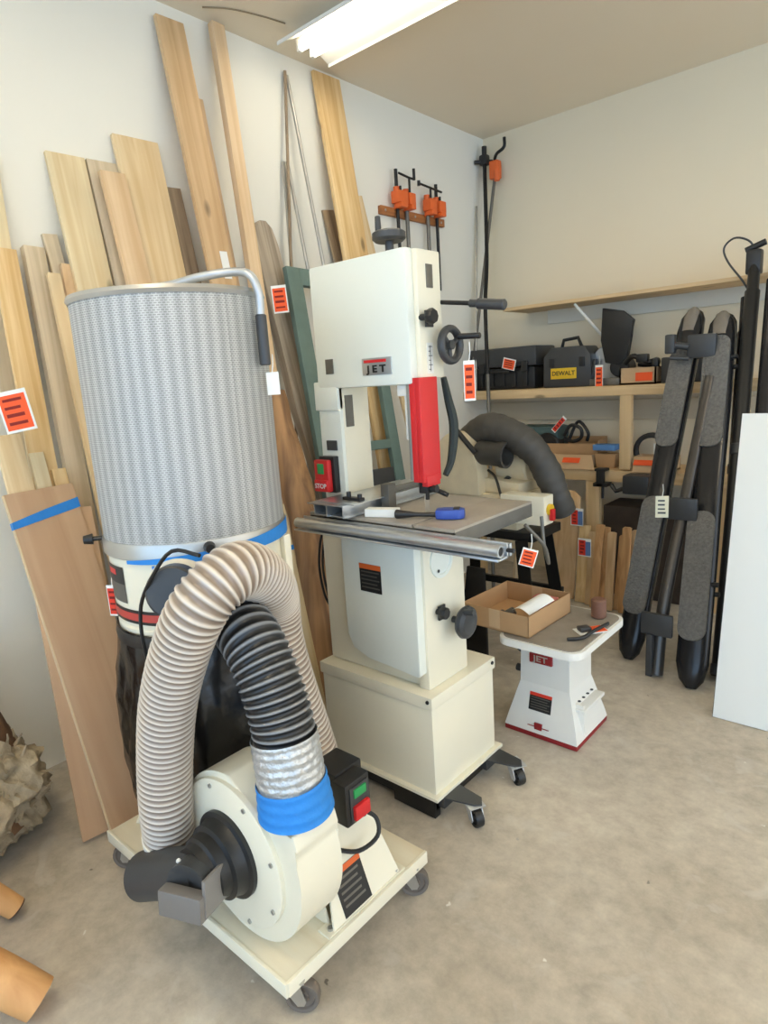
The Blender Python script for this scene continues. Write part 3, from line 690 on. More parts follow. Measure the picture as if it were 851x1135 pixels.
# retaining band
b = B(); b.lathe([(DR+.001, 1.06), (DR+.006, 1.064), (DR+.006, 1.098), (DR+.003, 1.106), (DR-.004, 1.106), (DR-.004, 1.06)], 96, tr(DX, DY, 0), close=True)
bd = part('retaining_band', b, STEEL, dc, 'shiny steel band')
for a in (-2.12, -.47):
    k = B(); p = V((DX+(DR+.012)*math.cos(a), DY+(DR+.012)*math.sin(a), 1.095)); q = V((math.cos(a), math.sin(a), 0))
    k.cyl(p-q*.01, p+q*.028, .007, seg=10); k.cyl(p+q*.02, p+q*.045, .016, .012, seg=14)
    part('band_knob', k, BLACK, bd)
def arc_strip(b, a0, a1, r, z0a, z0b, z1a, z1b, n=24):
    prev = None
    for i in range(n+1):
        t_ = i/n; a = a0+(a1-a0)*t_
        lo, hi = z0a+(z0b-z0a)*t_, z1a+(z1b-z1a)*t_
        vs = [b.bm.verts.new(V((DX+r*math.cos(a), DY+r*math.sin(a), z))) for z in (lo, hi)]
        if prev: b.bm.faces.new((prev[0], vs[0], vs[1], prev[1]))
        prev = vs
# drum
b = B(); b.lathe([(.24, .80), (.252, .80), (.256, .81), (.256, .855), (.25, .86), (.25, .868), (.257, .872), (.257, 1.062), (.235, 1.064), (.235, .80)], 96, tr(DX, DY, 0), close=True)
drum = part('separator_drum', b, CREAM, dc)
b = B(); arc_strip(b, -PI, PI, .2585, .875, .875, .915, .915, 96); part('black_band', b, BLACK, drum, 'black stripe')
b = B(); arc_strip(b, -PI, PI, .2592, .884, .884, .906, .906, 96); part('red_band', b, plain('red_stripe', (196, 70, 60), .45), drum, 'red stripe')
b = B(); arc_strip(b, -1.35, .95, .2695, 1.052, 1.060, 1.062, 1.108); part('tape_strip', b, BLUE_T, drum, 'blue tape under the band')
b = B(); arc_strip(b, -1.07, -.78, .2600, 1.015, 1.025, 1.047, 1.035, 8); part('tape_strip', b, BLUE_T, drum, 'blue tape patch')
b = B(); arc_strip(b, -.52, -.38, .2600, 1.03, 1.03, 1.045, 1.045, 4); part('tape_strip', b, BLUE_T, drum, 'small blue tape patch')
b = B(); arc_strip(b, -1.95, -1.50, .2585, .93, .93, 1.035, 1.035, 8); part('data_plate', b, GREYM, drum, 'grey data plate')
b = B(); arc_strip(b, -1.95, -1.50, .2595, .985, .985, 1.035, 1.035, 8); part('data_plate_header', b, BLACK, drum, 'black header of the plate')
b = B(); arc_strip(b, -1.88, -1.66, .2600, 1.008, 1.008, 1.025, 1.025, 8); part('plate_logo', b, RED, drum, 'red logo block')
# inlet port with cap
pd = V((.70, -.71, .12)).normalized(); p0 = V((DX+.165, DY-.165, .985))
b = B(); b.lathe([(.11, -.03), (.085, .03), (.068, .07), (.068, .09)], 36, axis_mat(p0, pd)); part('inlet_port', b, CREAM, dc)
b = B(); b.lathe([(0, .115), (.064, .115), (.070, .11), (.070, .07), (.064, .07)], 36, axis_mat(p0, pd)); part('port_cap', b, DGREY, dc, 'dark grey cap')
b = B(); b.tube([(-1.30, .80, 1.12), (-1.385, .78, 1.125), (-1.46, .765, 1.06), (-1.54, .76, .965), (-1.55, .755, .87), (-1.56, .77, .76)], .005, 8, n=24); part('cable', b, BLACK, dc)
# bag
b = B(); n = 72; rows = 26; ring = []; rr = random.Random(11)
for i in range(rows+1):
    t_ = i/rows; z_ = .845-(.845-.14)*t_
    base = .262 if i < 2 else (.262+.026*math.sin(min(.72, t_*1.1)*PI*.7) - (.09*max(0, t_-.82)/.18))
    vs = []
    for k in range(n):
        a = 2*PI*k/n
        w = .007*math.sin(9*a+3*t_+1.3*math.sin(6*t_))+.008*math.sin(4*a-7*t_)+.006*abs(math.sin(13*a+9*t_))-.004*abs(math.sin(21*t_+5*a))
        w *= min(1, t_*4)
        vs.append(b.bm.verts.new(V((DX+(base+w)*math.cos(a), DY+(base+w)*math.sin(a), z_))))
    if ring:
        for k in range(n): b.bm.faces.new((ring[k], ring[(k+1) % n], vs[(k+1) % n], vs[k]))
    ring = vs
b.bm.faces.new(ring)
part('collection_bag', b, BAG, dc, 'crumpled black plastic bag', angle=80)
b = B(); b.lathe([(.256, .80), (.266, .803), (.268, .82), (.264, .838), (.257, .84)], 72, tr(DX, DY, 0)); part('bag_strap', b, BLACK, dc)
b = B(); b.tube([(DX-.20, DY-.19, .80), (DX-.19, DY-.20, .5), (DX-.2, DY-.2, .2), (DX-.18, DY-.24, .131)], .008, 8, n=20)
part('support_leg', b, CREAM, dc)
b = B(); b.box(DX+.21, DX+.235, DY+.14, DY+.165, DK1, 1.06, .003); part('support_leg', b, CREAM, dc)
b = B(); b.box(DX-.2, DX-.175, DY+.14, DY+.165, DK1, 1.06, .003); part('support_leg', b, CREAM, dc)
# blower housing: spiral in the XZ plane
BX, BZ, BY0, BY1 = -1.245, .372, .768, .900
poly = []
nS = 60
for i in range(nS+1):
    a = math.radians(20) - math.radians(250)*i/nS      # from right side, down and round to the top left
    r = .240-.030*i/nS
    poly.append((r*math.cos(a), r*math.sin(a)))
for i in range(1, 9):
    a = math.radians(130)-math.radians(38)*i/8
    r = .210-.004*i/8
    poly.append((r*math.cos(a), r*math.sin(a)))
poly += [(.05, .175), (.09, .15), (.102, .145), (.228, .145), (.238, .11)]
Tb = M4(((1,0,0,BX),(0,0,1,BY0),(0,1,0,BZ),(0,0,0,1)))
b = B(); b.prism(poly, BY1-BY0, Tb, .018); hs = part('blower_housing', b, CREAM, dc, angle=50)
b = B(); Td = axis_mat((BX-.012, BY0-.014, BZ-.005), (0, 1, 0)); b.lathe([(0, 0), (.186, 0), (.193, .003), (.193, .016), (0, .016)], 64, Td); part('front_plate', b, CREAM, hs)
for k in range(8):
    a = k*PI/4+.3; b = B(); b.cyl((BX-.012+.176*math.cos(a), BY0-.018, BZ-.005+.176*math.sin(a)), (BX-.012+.176*math.cos(a), BY0-.01, BZ-.005+.176*math.sin(a)), .006, seg=10)
    part('bolt', b, STEEL, hs)
# inlet ring and wye
wy = thing  # (alias kept short)
b = B(); Ti = axis_mat((BX-.016, BY0-.013, BZ-.005), (0, -1, 0))
b.lathe([(.112, 0), (.112, .012), (.100, .016), (.094, .03), (.094, .045), (.082, .05), (.080, .075), (.072, .08), (.068, .10), (0, .10)], 48, Ti)
ring_ = part('inlet_ring', b, BLACK, dc, 'black stepped inlet ring')
hub = V((BX-.02, BY0-.09, BZ-.005))
b = B(); T1 = V((-1.475, .63, .275)); d1 = (T1-hub).normalized()
b.lathe([(.058, -.02), (.060, (T1-hub).length), (.054, (T1-hub).length), (.052, .02)], 36, axis_mat(hub, d1), close=True)
b.lathe([(0, .03), (.053, .03), (.053, .035), (0, .035)], 30, axis_mat(hub, d1))
wye = part('wye_branch', b, DGREY, dc, 'open black side branch')
T2 = V((-1.222, .60, .382)); d2 = (T2-(hub+V((0, .03, 0)))).normalized()
b = B(); b.lathe([(.056, 0), (.056, (T2-hub).length), (.050, (T2-hub).length), (0, (T2-hub).length-.02)], 36, axis_mat(hub+V((0, .02, 0)), d2))
w2 = part('wye_branch', b, DGREY, dc, 'grey capped front branch')
Tg = axis_mat(T2, d2, (0, 0, 1))
b = B(); b.box(-.058, .058, -.056, .006, -.02, .016, .006, Tg); part('gate_cap', b, plain('clear_grey_plastic', (120, 114, 108), .35), w2, 'square grey end cap')
b = B(); b.box(.052, .062, -.05, .04, -.09, .0, .003, Tg); part('mounting_flange', b, plain('clear_grey_plastic_flange', (128, 122, 116), .35), w2)
b = B(); b.lathe([(0, 0), (.006, 0), (.005, .003), (0, .003)], 10, axis_mat(hub+V((-.01, -.05, .055)), (0, -.3, 1))); part('screw', b, WHITE_T, w2)
# motor + bracket
b = B(); b.lathe([(0, 0), (.085, 0), (.09, .01), (.09, .17), (.078, .2), (0, .205)], 40, axis_mat((BX+.0, BY1+.005, BZ+.0), (0, 1, 0)))
part('motor', b, CREAM, dc)
b = B()
b.prism([(-.10, DK1-BZ), (.155, DK1-BZ), (.09, .02), (-.05, .02)], .006, tr(0, .14, 0) @ Tb); 
b.prism([(-.10, DK1-BZ), (.155, DK1-BZ), (.09, .02), (-.05, .02)], .006, tr(0, .28, 0) @ Tb)
# sloping side plate seen from the right
b._add([(-1.06, .90, DK1+.001), (-1.06, 1.16, DK1+.001), (-1.15, 1.12, .37), (-1.15, .965, .37), (-1.066, .90, DK1+.001), (-1.066, 1.16, DK1+.001), (-1.156, 1.12, .37), (-1.156, .965, .37)],
    [(0, 1, 2, 3), (7, 6, 5, 4), (0, 4, 5, 1), (1, 5, 6, 2), (2, 6, 7, 3), (3, 7, 4, 0)])
b.box(-1.10, -1.05+.012-.02, .88, 1.18, DK1, DK1+.006)
mb = part('motor_bracket', b, CREAM, dc)
Tl = M4.Identity(4); zz = V((.24, 0, .09)).normalized(); yy_ = V((-.09, 0, .24)).normalized(); xx_ = V((0, 1, 0))
Tl = M4((xx_, yy_, zz)).transposed().to_4x4(); Tl.translation = V((-1.088, 1.0, .205))
b = B(); b.box(-.055, .045, -.07, .05, .0, .002, 0, Tl); lb_ = part('warning_label', b, BLACK, mb, 'black warning label')
b = B(); b.box(-.055, .045, .035, .05, .002, .0026, 0, Tl); part('label_header', b, ORANGE, mb, 'orange header strip')
b = B()
for k in range(5): b.box(-.045, .03-.008*(k % 2), .02-k*.017, .026-k*.017, .002, .0027, 0, Tl)
part('label_print', b, GREYM, mb)
for p in ((-1.075, .90, DK1+.006), (-1.07, 1.15, DK1+.006)):
    b = B(); b.cyl(p, (p[0], p[1], p[2]+.007), .008, seg=8)
    part('bolt', b, STEEL, mb)
# switch box
b = B(); b.box(-1.215, -1.12, 1.0, 1.10, .36, .50, .006); b.box(-1.12, -1.07, .985, 1.075, .375, .495, .006)
sw = part('switch_box', b, BLACK, dc)
part('start_button', B().box(-1.07, -1.062, 1.01, 1.055, .45, .475, .003), GREEN_B, sw, 'green start button')
part('stop_button', B().box(-1.07, -1.056, 1.005, 1.06, .39, .43, .004), RED, sw, 'red stop button')
part('button_bezel', B().box(-1.0705, -1.066, .998, 1.067, .385, .482, .002), DGREY, sw)
b = B(); b.tube([(-1.09, 1.06, .38), (-1.07, 1.09, .345), (-1.06, 1.08, .30), (-1.085, 1.03, .275), (-1.13, .98, .29)], .006, 8, n=24); b.cyl((-1.09, 1.06, .365), (-1.09, 1.06, .385), .011, seg=12)
part('power_cable', b, BLACK, dc)
# hoses
def ribbed(pts, r, pitch, depth, n, seg, name, mat, parent, label):
    P = spline(pts, n); b = B(); rib = []
    def rf(L, t_):
        s_ = .5+.5*math.cos(2*PI*L/pitch); s_ = s_**1.5
        rib.append(s_); return r-depth+depth*s_
    b.tube(P, r, seg, rf=rf, caps=False)
    me = b.mesh(name, ORG[parent], 180); me.materials.append(mat)
    at = me.attributes.new('rib', 'FLOAT', 'POINT')
    for i in range(len(me.vertices)): at.data[i].value = rib[min(i//seg, len(rib)-1)]
    o = bpy.data.objects.new(name, me); COL.objects.link(o); o.parent = parent; ORG[o] = ORG[parent]; o['label'] = label
    return o
hc = [(-1.465, .71, .36), (-1.44, .70, .46), (-1.412, .70, .60), (-1.355, .70, .77), (-1.275, .71, .93), (-1.215, .735, 1.035), (-1.198, .80, 1.085), (-1.215, .87, 1.078), (-1.26, .955, 1.015), (-1.335, 1.03, .93), (-1.358, 1.05, .82), (-1.362, 1.08, .67), (-1.365, 1.13, .48), (-1.345, 1.16, .30)]
ribbed(hc, .069, .0175, .0065, 760, 40, 'flexible_hose', clear_hose(), dc, 'beige translucent ribbed hose looping over')
b = B(); b.lathe([(.071, 0), (.0715, .018), (.068, .018), (.067, 0)], 40, axis_mat((-1.465, .71, .345), (.025, -.01, .10)), close=True); part('hose_clamp', b, WHITE_P, dc)
hb = [(-1.60, 1.0, .90), (-1.50, .97, .91), (-1.40, .93, .925), (-1.29, .875, .935), (-1.20, .845, .92), (-1.135, .835, .85), (-1.097, .832, .75), (-1.087, .83, .66)]
ribbed(hb, .074, .0195, .0075, 420, 40, 'flexible_hose', black_hose(), dc, 'black ribbed hose from blower to drum')
b = B(); b.tube([(-1.092, .831, .715), (-1.085, .83, .66), (-1.08, .83, .60), (-1.078, .83, .57)], .078, 48, n=60, caps=False, rf=lambda L, t_: .0775+.0012*math.sin(L*330)+.003*t_)
part('foil_tape_wrap', b, FOIL, dc, 'silver foil tape wrap')
b = B(); b.tube([(-1.081, .83, .61), (-1.079, .832, .575), (-1.078, .834, .525)], .08, 48, n=20, caps=False, rf=lambda L, t_: .0825+.0012*math.sin(L*230)+.007*t_)
part('blue_tape_wrap', b, BLUE_T, dc, 'blue tape wrap at blower outlet')
tag((-1.915, .86, .875), .04, .10, .5, REDT, 'narrow red tag hanging at the left of the collector drum', string=.06)
tag((DX+.272, DY+.125, 1.505), .036, .062, .6, WHITE_T, 'small white paper tag hanging below the crank grip', 'white paper tags', string=.05, marks=False, card=WHITE_T)

# ------------------------------------------------------------------ bandsaw
mbs = thing('mobile_base', 'black steel mobile base with swivel casters under the bandsaw', 'mobile base', (-1.47, 1.73, 0))
b = B(); b.box(-1.745, -1.215, 1.535, 1.56, .03, .078, .002); b.box(-1.745, -1.215, 1.90, 1.925, .03, .078, .002); b.box(-1.745, -1.72, 1.535, 1.925, .03, .078, .002); b.box(-1.24, -1.215, 1.535, 1.925, .03, .078, .002)
b.box(-1.40, -1.215, 1.528, 1.56, .004, .07, .002)
part('base_frame', b, BLACKM, mbs)
for y0, yv in ((1.60, -1), (1.87, 1)):
    b = B(); b.prism([(-1.22, y0-.055), (-1.09, y0-.018), (-1.07, y0), (-1.09, y0+.03), (-1.22, y0+.05)], .006, tr(0, 0, .076)); b.box(-1.225, -1.19, y0-.05, y0+.045, .04, .08, .002)
    part('outrigger', b, DGREY, mbs)
WHW = plain('caster_zinc', (210, 210, 208), .3, metal=.6)
for y0 in (1.60, 1.88): caster(-1.105, y0, .076, .032, -.5, BLACK, WHW, mbs)
for y0 in (1.57, 1.89): 
    b = B(); b.cyl((-1.70, y0-.012, .03), (-1.70, y0+.012, .03), .03, seg=20, bev=.003); part('wheel', b, BLACK, mbs)
bs = thing('bandsaw', 'cream floor-standing bandsaw with red blade guard, centre of the room', 'bandsaw', (-1.47, 1.73, .08))
b = B()
b.box(-1.735, -1.213, 1.536, 1.918, .09, .41, .004); b.box(-1.742, -1.206, 1.529, 1.925, .41, .455, .005)
b.prism([(-1.755, 1.516), (-1.193, 1.516), (-1.193, 1.94), (-1.755, 1.94)], .012, tr(0, 0, .080), .002)
part('base_cabinet', b, CREAM, bs)
for p in ((-1.222, 1.527, .44), (-1.204, 1.90, .44)):
    b = B(); b.lathe([(0, 0), (.007, 0), (.006, .004), (0, .004)], 12, axis_mat(p, (0, -1, 0) if p[1] < 1.6 else (1, 0, 0)))
    part('bolt', b, BLACK, bs)
b = B(); b.box(-1.73, -1.245, 1.585, 1.80, .455, 1.03, .012); b.box(-1.29, -1.242, 1.57, 1.80, .455, 1.03, .01)
low = part('lower_housing', b, CREAM, bs)
b = B(); b.lathe([(.062, .0), (.062, .006), (.050, .006), (.048, .002), (0, .002)], 40, axis_mat((-1.243, 1.665, .895), (1, 0, 0))); part('port_recess', b, CREAM_DAYLIT, low)
b = B(); b.lathe([(0, 0), (.006, 0), (0, .003)], 10, axis_mat((-1.238, 1.645, .86), (1, 0, 0))); part('recess_screw', b, BLACK, low)
dpts = [(-.155, -.17), (-.13, -.22), (-.06, -.245), (.165, -.262), (.172, -.254), (.172, .225), (-.155, .225)]
b = B(); b.prism([(x_, y_*1.0) for x_, y_ in dpts], .05, face_my(-1.425, 1.585, .775), .012)
dr = part('lower_door', b, CREAM_DAYLIT, bs)
def warn(parent, T, w, h, hdr=ORANGE):
    b = B(); b.box(-w/2, w/2, -h/2, h/2, 0, .0012, 0, T); part('warning_label', b, BLACK, parent, 'black warning label')
    b = B(); b.box(-w/2, w/2, h*.32, h/2, .0012, .0018, 0, T); part('label_header', b, hdr, parent, 'orange label header')
    b = B()
    for k in range(5): b.box(-w*.42, w*(.42-.1*(k % 2)), h*.2-k*h*.14, h*.245-k*h*.14, .0012, .002, 0, T)
    part('label_print', b, GREYM, parent)
warn(dr, face_my(-1.448, 1.5345, .832), .098, .10)
for px_, py_, pz_, r_ in ((-1.225, 1.63, .722, .022), (-1.225, 1.635, 1.675, .024)):
    b = B(); b.cyl((px_-.03, py_, pz_), (px_, py_, pz_), .010, seg=12); b.lathe([(0, 0), (r_*.9, 0), (r_, .005), (r_, .018), (r_*.85, .024), (0, .024)], 8, axis_mat((px_, py_, pz_), (1, 0, 0)))
    b.box(px_-.012, px_-.004, py_-.004, py_+.032, pz_-.03, pz_+.02, .002)
    part('door_knob', b, BLACK, bs)
b = B(); b.cyl((-1.25, 1.72, .665), (-1.19, 1.72, .665), .012, seg=14); b.lathe([(0, 0), (.052, 0), (.058, .01), (.055, .022), (.04, .03), (.02, .026), (0, .026)], 32, axis_mat((-1.20, 1.72, .665), (1, 0, 0))); b.cyl((-1.18, 1.70, .71), (-1.14, 1.70, .715), .011, seg=12)
part('tension_knob', b, DGREY, bs)
# column
b = B(); b.box(-1.705, -1.60, 1.60, 1.75, 1.03, 1.50, .004); col_ = part('column', b, CREAM_DAYLIT, bs)
b = B(); b.box(-1.607, -1.5985, 1.615, 1.745, 1.03, 1.49, .002); part('column_side', b, CREAM, col_)  # side face in plain cream, without the daylight tint painted on the front
part('vent_plate', B().box(-1.5985, -1.597, 1.625, 1.665, 1.34, 1.45, 0), GREYM, col_, 'grey plate')
b = B(); b.box(-1.675, -1.625, 1.595, 1.6005, 1.26, 1.295, .001); part('small_label', b, DGREY, col_, 'small dark label')
# red switch
b = B(); b.box(-1.70, -1.625, 1.575, 1.602, 1.11, 1.24, .004); swb = part('power_switch', b, BLACK, bs)
b = B(); b.box(-1.705, -1.636, 1.552, 1.575, 1.115, 1.23, .006); b.box(-1.703, -1.638, 1.545, 1.555, 1.117, 1.16, .004); part('switch_paddle', b, RED, swb, 'red stop paddle')
part('start_button', B().box(-1.686, -1.655, 1.549, 1.556, 1.18, 1.217, .002), GREEN_B, swb, 'green start button')
text_part('lettering', 'STOP', .024, face_my(-1.670, 1.5445, 1.137), WHITE_T, swb, .0004, .0003)
# upper housing
b = B(); b.box(-1.695, -1.252, 1.625, 1.745, 1.49, 1.878, .008); uh = part('upper_housing', b, CREAM, bs)
b = B(); b.box(-1.692, -1.268, 1.590, 1.63, 1.475, 1.882, .012); ud = part('upper_door', b, CREAM_DAYLIT, bs)
b = B(); b.box(-1.715, -1.60, 1.592, 1.64, 1.40, 1.50, .006); part('door_apron', b, CREAM_DAYLIT, ud)
part('sight_window', B().box(-1.640, -1.604, 1.586, 1.5905, 1.525, 1.575, .001), GREYM, ud, 'grey square window')
part('sight_window', B().box(-1.2525, -1.249, 1.668, 1.70, 1.765, 1.835, .001), GREYM, uh, 'grey side window')
bdg = part('brand_badge', B().box(-1.467, -1.342, 1.585, 1.5905, 1.512, 1.566, .002), ALU, ud, 'silver badge')
part('badge_red_bar', B().box(-1.457, -1.362, 1.5838, 1.5855, 1.551, 1.560), RED, ud, 'red bar')
text_part('badge_lettering', 'J E T', .031, face_my(-1.405, 1.5842, 1.530), BLACK, ud, .0006, .0012, 1.35)
b = B(); b.box(-1.2525, -1.2495, 1.655, 1.685, 1.505, 1.60); part('scale_plate', b, WHITE_P, uh, 'white scale plate')
b = B()
for k in range(6): b.box(-1.2495, -1.2487, 1.661, 1.679 if k % 2 else 1.671, 1.517+k*.014, 1.519+k*.014)
b.box(-1.2495, -1.2487, 1.668, 1.670, 1.512, 1.592); part('scale_print', b, BLACK, uh)
# top handwheel
b = B(); b.cyl((-1.40, 1.68, 1.88), (-1.40, 1.68, 1.93), .014, seg=16); b.lathe([(0, 0), (.045, 0), (.054, .008), (.054, .026), (.045, .032), (.02, .030), (0, .034)], 36, tr(-1.40, 1.68, 1.925))
hw = part('tension_handwheel', b, DGREY, bs)
b = B(); b.cyl((-1.443, 1.68, 1.95), (-1.443, 1.68, 2.01), .011, .009, seg=14, bev=.002); part('crank_handle', b, DGREY, hw)
# lever
b = B(); b.tube([(-1.255, 1.745, 1.725), (-1.19, 1.75, 1.716), (-1.12, 1.755, 1.706)], .007, 10); lv = part('tension_lever', b, BLACKM, bs)
b = B(); b.cyl((-1.125, 1.755, 1.706), (-1.03, 1.76, 1.692), .0165, seg=18, bev=.004); b.cyl((-1.15, 1.754, 1.710), (-1.12, 1.755, 1.706), .012, seg=14); part('grip', b, DGREY, lv)
# guide handwheel
Th = axis_mat((-1.235, 1.73, 1.59), (1, 0, 0))
b = B()
b.lathe([(.050+.012*math.cos(a), .022+.014*math.sin(a)) for a in [i*2*PI/12 for i in range(12)]], 40, Th, close=True)
for k in range(3):
    a = k*2*PI/3+.4; b.cyl(Th @ V((0, 0, .016)), Th @ V((.05*math.cos(a), .05*math.sin(a), .022)), .008, seg=10)
b.cyl((-1.25, 1.73, 1.59), (-1.205, 1.73, 1.59), .015, seg=16)
gw = part('guide_handwheel', b, DGREY, bs)
b = B(); b.cyl((-1.205, 1.76, 1.615), (-1.13, 1.775, 1.612), .0095, seg=12, bev=.002); part('crank_handle', b, BLACK, gw)
b = B(); b.box(-1.262, -1.243, 1.597, 1.690, 1.165, 1.495, .002); b.box(-1.285, -1.262, 1.597, 1.606, 1.165, 1.495, .001); b.box(-1.262, -1.24, 1.61, 1.68, 1.15, 1.185, .002)
part('blade_guard', b, RED, bs, 'red blade guard')
b = B(); b.box(-1.30, -1.285, 1.60, 1.64, 1.17, 1.50, .002); part('guard_channel', b, STEEL, bs)
b = B(); b.box(-1.345, -1.305, 1.61, 1.65, 1.44, 1.475, .003); b.box(-1.32, -1.30, 1.615, 1.64, 1.30, 1.44, .002); part('guide_post', b, WHITE_P, bs)
b = B(); b.box(-1.2745, -1.2735, 1.635, 1.66, 1.0, 1.2); part('saw_blade', b, STEEL, bs)
b = B(); b.box(-1.285, -1.25, 1.62, 1.68, 1.125, 1.165, .004); b.cyl((-1.25, 1.64, 1.14), (-1.225, 1.64, 1.14), .012, seg=12); b.cyl((-1.25, 1.67, 1.13), (-1.21, 1.675, 1.115), .008, seg=10); b.box(-1.262, -1.252, 1.625, 1.633, 1.105, 1.13); part('blade_guide', b, BLACK, bs)
# table
b = B(); b.box(-1.66, -1.205, 1.475, 1.93, 1.045, 1.06, .001); b.box(-1.197, -1.045, 1.475, 1.93, 1.045, 1.06, .001); b.box(-1.205, -1.197, 1.68, 1.93, 1.045, 1.06); b.box(-1.655, -1.05, 1.48, 1.925, 1.022, 1.046, .002)
tb = part('work_table', b, TABLEG, bs)
b = B(); b.box(-1.66, -1.045, 1.475, 1.483, 1.005, 1.05, .001); b.box(-1.053, -1.0445, 1.475, 1.93, 1.008, 1.052, .001); part('table_skirt', b, GREYM, tb)
b = B(); b.box(-1.50, -1.22, 1.57, 1.80, .99, 1.03, .005); b.box(-1.42, -1.2, 1.60, 1.78, .97, 1.0, .004); part('trunnion', b, BLACKM, bs)
# rail: aluminium tube extrusion
b = B(); b.box(-1.665, -.86, 1.400, 1.455, 1.008, 1.014, .001); b.box(-1.665, -.86, 1.448, 1.455, 1.008, 1.05, .001); b.box(-1.665, -.86, 1.462-.0, 1.474, 1.01, 1.045, .001)
b.lathe([(.017, 0), (.017, .805), (.0125, .805), (.0125, 0)], 28, axis_mat((-1.665, 1.418, 1.033), (1, 0, 0)), close=True)
b.box(-1.66, -.865, 1.43, 1.45, 1.025, 1.04)
part('fence_rail', b, ALU, bs, 'aluminium fence rail')
b = B(); b.cyl((-.87, 1.418, 1.033), (-.862, 1.418, 1.033), .0123, seg=20); b.cyl((-.862, 1.452, 1.03), (-.84, 1.452, 1.03), .006, seg=10); part('rail_end_plug', b, BLACK, bs)
# fence
b = B(); b.box(-1.60, -1.44, 1.44, 1.92, 1.062, 1.066, .001); b.box(-1.60, -1.595, 1.44, 1.92, 1.062, 1.105, .001); b.box(-1.62, -1.455, 1.43, 1.92, 1.100, 1.104, .001); b.box(-1.53, -1.526, 1.43, 1.92, 1.062, 1.104)
b.box(-1.455, -1.451, 1.43, 1.92, 1.062, 1.104, .001)
b.box(-1.59, -1.42, 1.45, 1.92, 1.104, 1.108, .001)
fc = part('rip_fence', b, ALU, bs, 'aluminium rip fence')
b = B(); b.box(-1.451, -1.44, 1.66, 1.86, 1.108, 1.128, .002); b.box(-1.435, -1.40, 1.60, 1.64, 1.062, 1.15, .003); part('fence_face', b, GREYM, fc)
b = B(); b.box(-1.52, -1.44, 1.50, 1.525, 1.104, 1.118, .002); b.cyl((-1.50, 1.512, 1.104), (-1.50, 1.512, 1.135), .008, seg=10); b.cyl((-1.45, 1.512, 1.104), (-1.45, 1.512, 1.13), .008, seg=10); part('fence_clamp', b, BLACK, fc)
b = B()
for k, r_ in enumerate((.0, .02)): b.tube([(-1.735, 1.70, .99), (-1.80-r_, 1.68, .93), (-1.82-r_, 1.66, .80), (-1.80-r_, 1.66, .66), (-1.76, 1.66, .60)], .005, 8, n=24)
part('power_cable', b, BLACK, bs)
b = B(); b.tube([(-1.0, 1.80, 1.01), (-.965, 1.86, .93), (-.97, 1.9, .86), (-1.0, 1.93, .90), (-1.01, 1.93, 1.01)], .006, 8, n=24); part('hanging_lever', b, GREYM, bs, 'bent rod below the table')
tag((-.985, 1.79, .905), .05, .06, .6, ORANGE_T, 'orange tag hanging below the bandsaw table edge', string=.05, tilt=.3)
tag((-1.15, 1.735, 1.475), .036, .125, .75, ORANGE_T, 'long orange tag hanging from the bandsaw guide handwheel', string=.06)
# black strap hanging behind the guard
b = B(); b.tube([(-1.262, 1.752, 1.49), (-1.26, 1.77, 1.42), (-1.245, 1.775, 1.33), (-1.25, 1.76, 1.22), (-1.255, 1.73, 1.17)], .012, 8, n=26, rf=lambda L, t_: .010+.006*math.sin(t_*PI))
part('blade_side_guard', b, plain('dark_green_black', (36, 44, 40), .6), bs)
# items on the table
b = B(); b.prism([(-.055, -.02), (.055, -.02), (.055, .02), (-.055, .02)], .026, tr(-1.365, 1.525, 1.061) @ rotz(.35), .002)
solo('white_carton', b, WHITE_T, 'small white carton lying in front of the rip fence on the bandsaw table', 'box', (-1.365, 1.525, 1.061))
t = thing('hand_tool', 'blue-bodied hand tool with black shaft lying on the bandsaw table', 'tool', (-1.18, 1.60, 1.06))
b = B(); b.prism([(-.045, -.022), (-.02, -.03), (.03, -.03), (.045, -.015), (.045, .015), (.03, .03), (-.02, .03), (-.045, .022)], .03, tr(-1.145, 1.595, 1.0615) @ rotz(.5), .007); tl = part('body', b, plain('blue_tool_body', (56, 84, 168), .4), t)
part('end_cap', B().prism([(.01, -.018), (.03, -.018), (.03, .018), (.01, .018)], .033, tr(-1.145, 1.595, 1.0615) @ rotz(.5), .003), BLACK, t)
b = B(); b.tube([(-1.30, 1.52, 1.075), (-1.28, 1.525, 1.075), (-1.18, 1.575, 1.072)], .009, 10, n=12, rf=lambda L, t_: .015-.008*min(1, t_*2)); part('shaft', b, BLACK, t)

# ------------------------------------------------------------------ disc sander on stand, behind the bandsaw
ds = thing('disc_sander', 'dusty cream disc sander with big black dust hose behind the bandsaw', 'sander', (-1.85, 2.9, .70))
DUST = plain('dusty_cream', (222, 204, 168), .6, var=.1, scale=12)
b = B(); b.box(-2.16, -1.60, 2.80, 3.10, .70, .88, .012); base_ = part('machine_body', b, DUST, ds)
b = B(); b.prism([(-.28, 0), (.27, 0), (.27, .055), (-.05, .09), (-.28, .07)], .22, tr(-1.88, 3.06, .88) @ M4.Rotation(PI/2, 4, 'X'), .008); part('tilt_bed', b, DUST, base_)
b = B(); hp = [(-.15, -.06)]+[(.15*math.cos(a), .0+.27*math.sin(a)) for a in [PI-i*PI/20 for i in range(21)]]+[(.15, -.06)]
b.prism(hp, .10, tr(-1.955, 2.87, .93) @ M4.Rotation(PI/2, 4, 'X'), .01); part('disc_hood', b, DUST, ds)
b = B(); b.cyl((-1.74, 2.99, .945), (-1.715, 2.9, .935), .02, seg=12); b.cyl((-1.90, 2.87, .94), (-1.90, 2.82, .945), .016, seg=12); part('lock_knob', b, BLACK, ds)
part('motor', B().cyl((-1.80, 3.02, 1.0), (-1.62, 3.02, 1.0), .10, seg=30, bev=.01), DUST, ds)
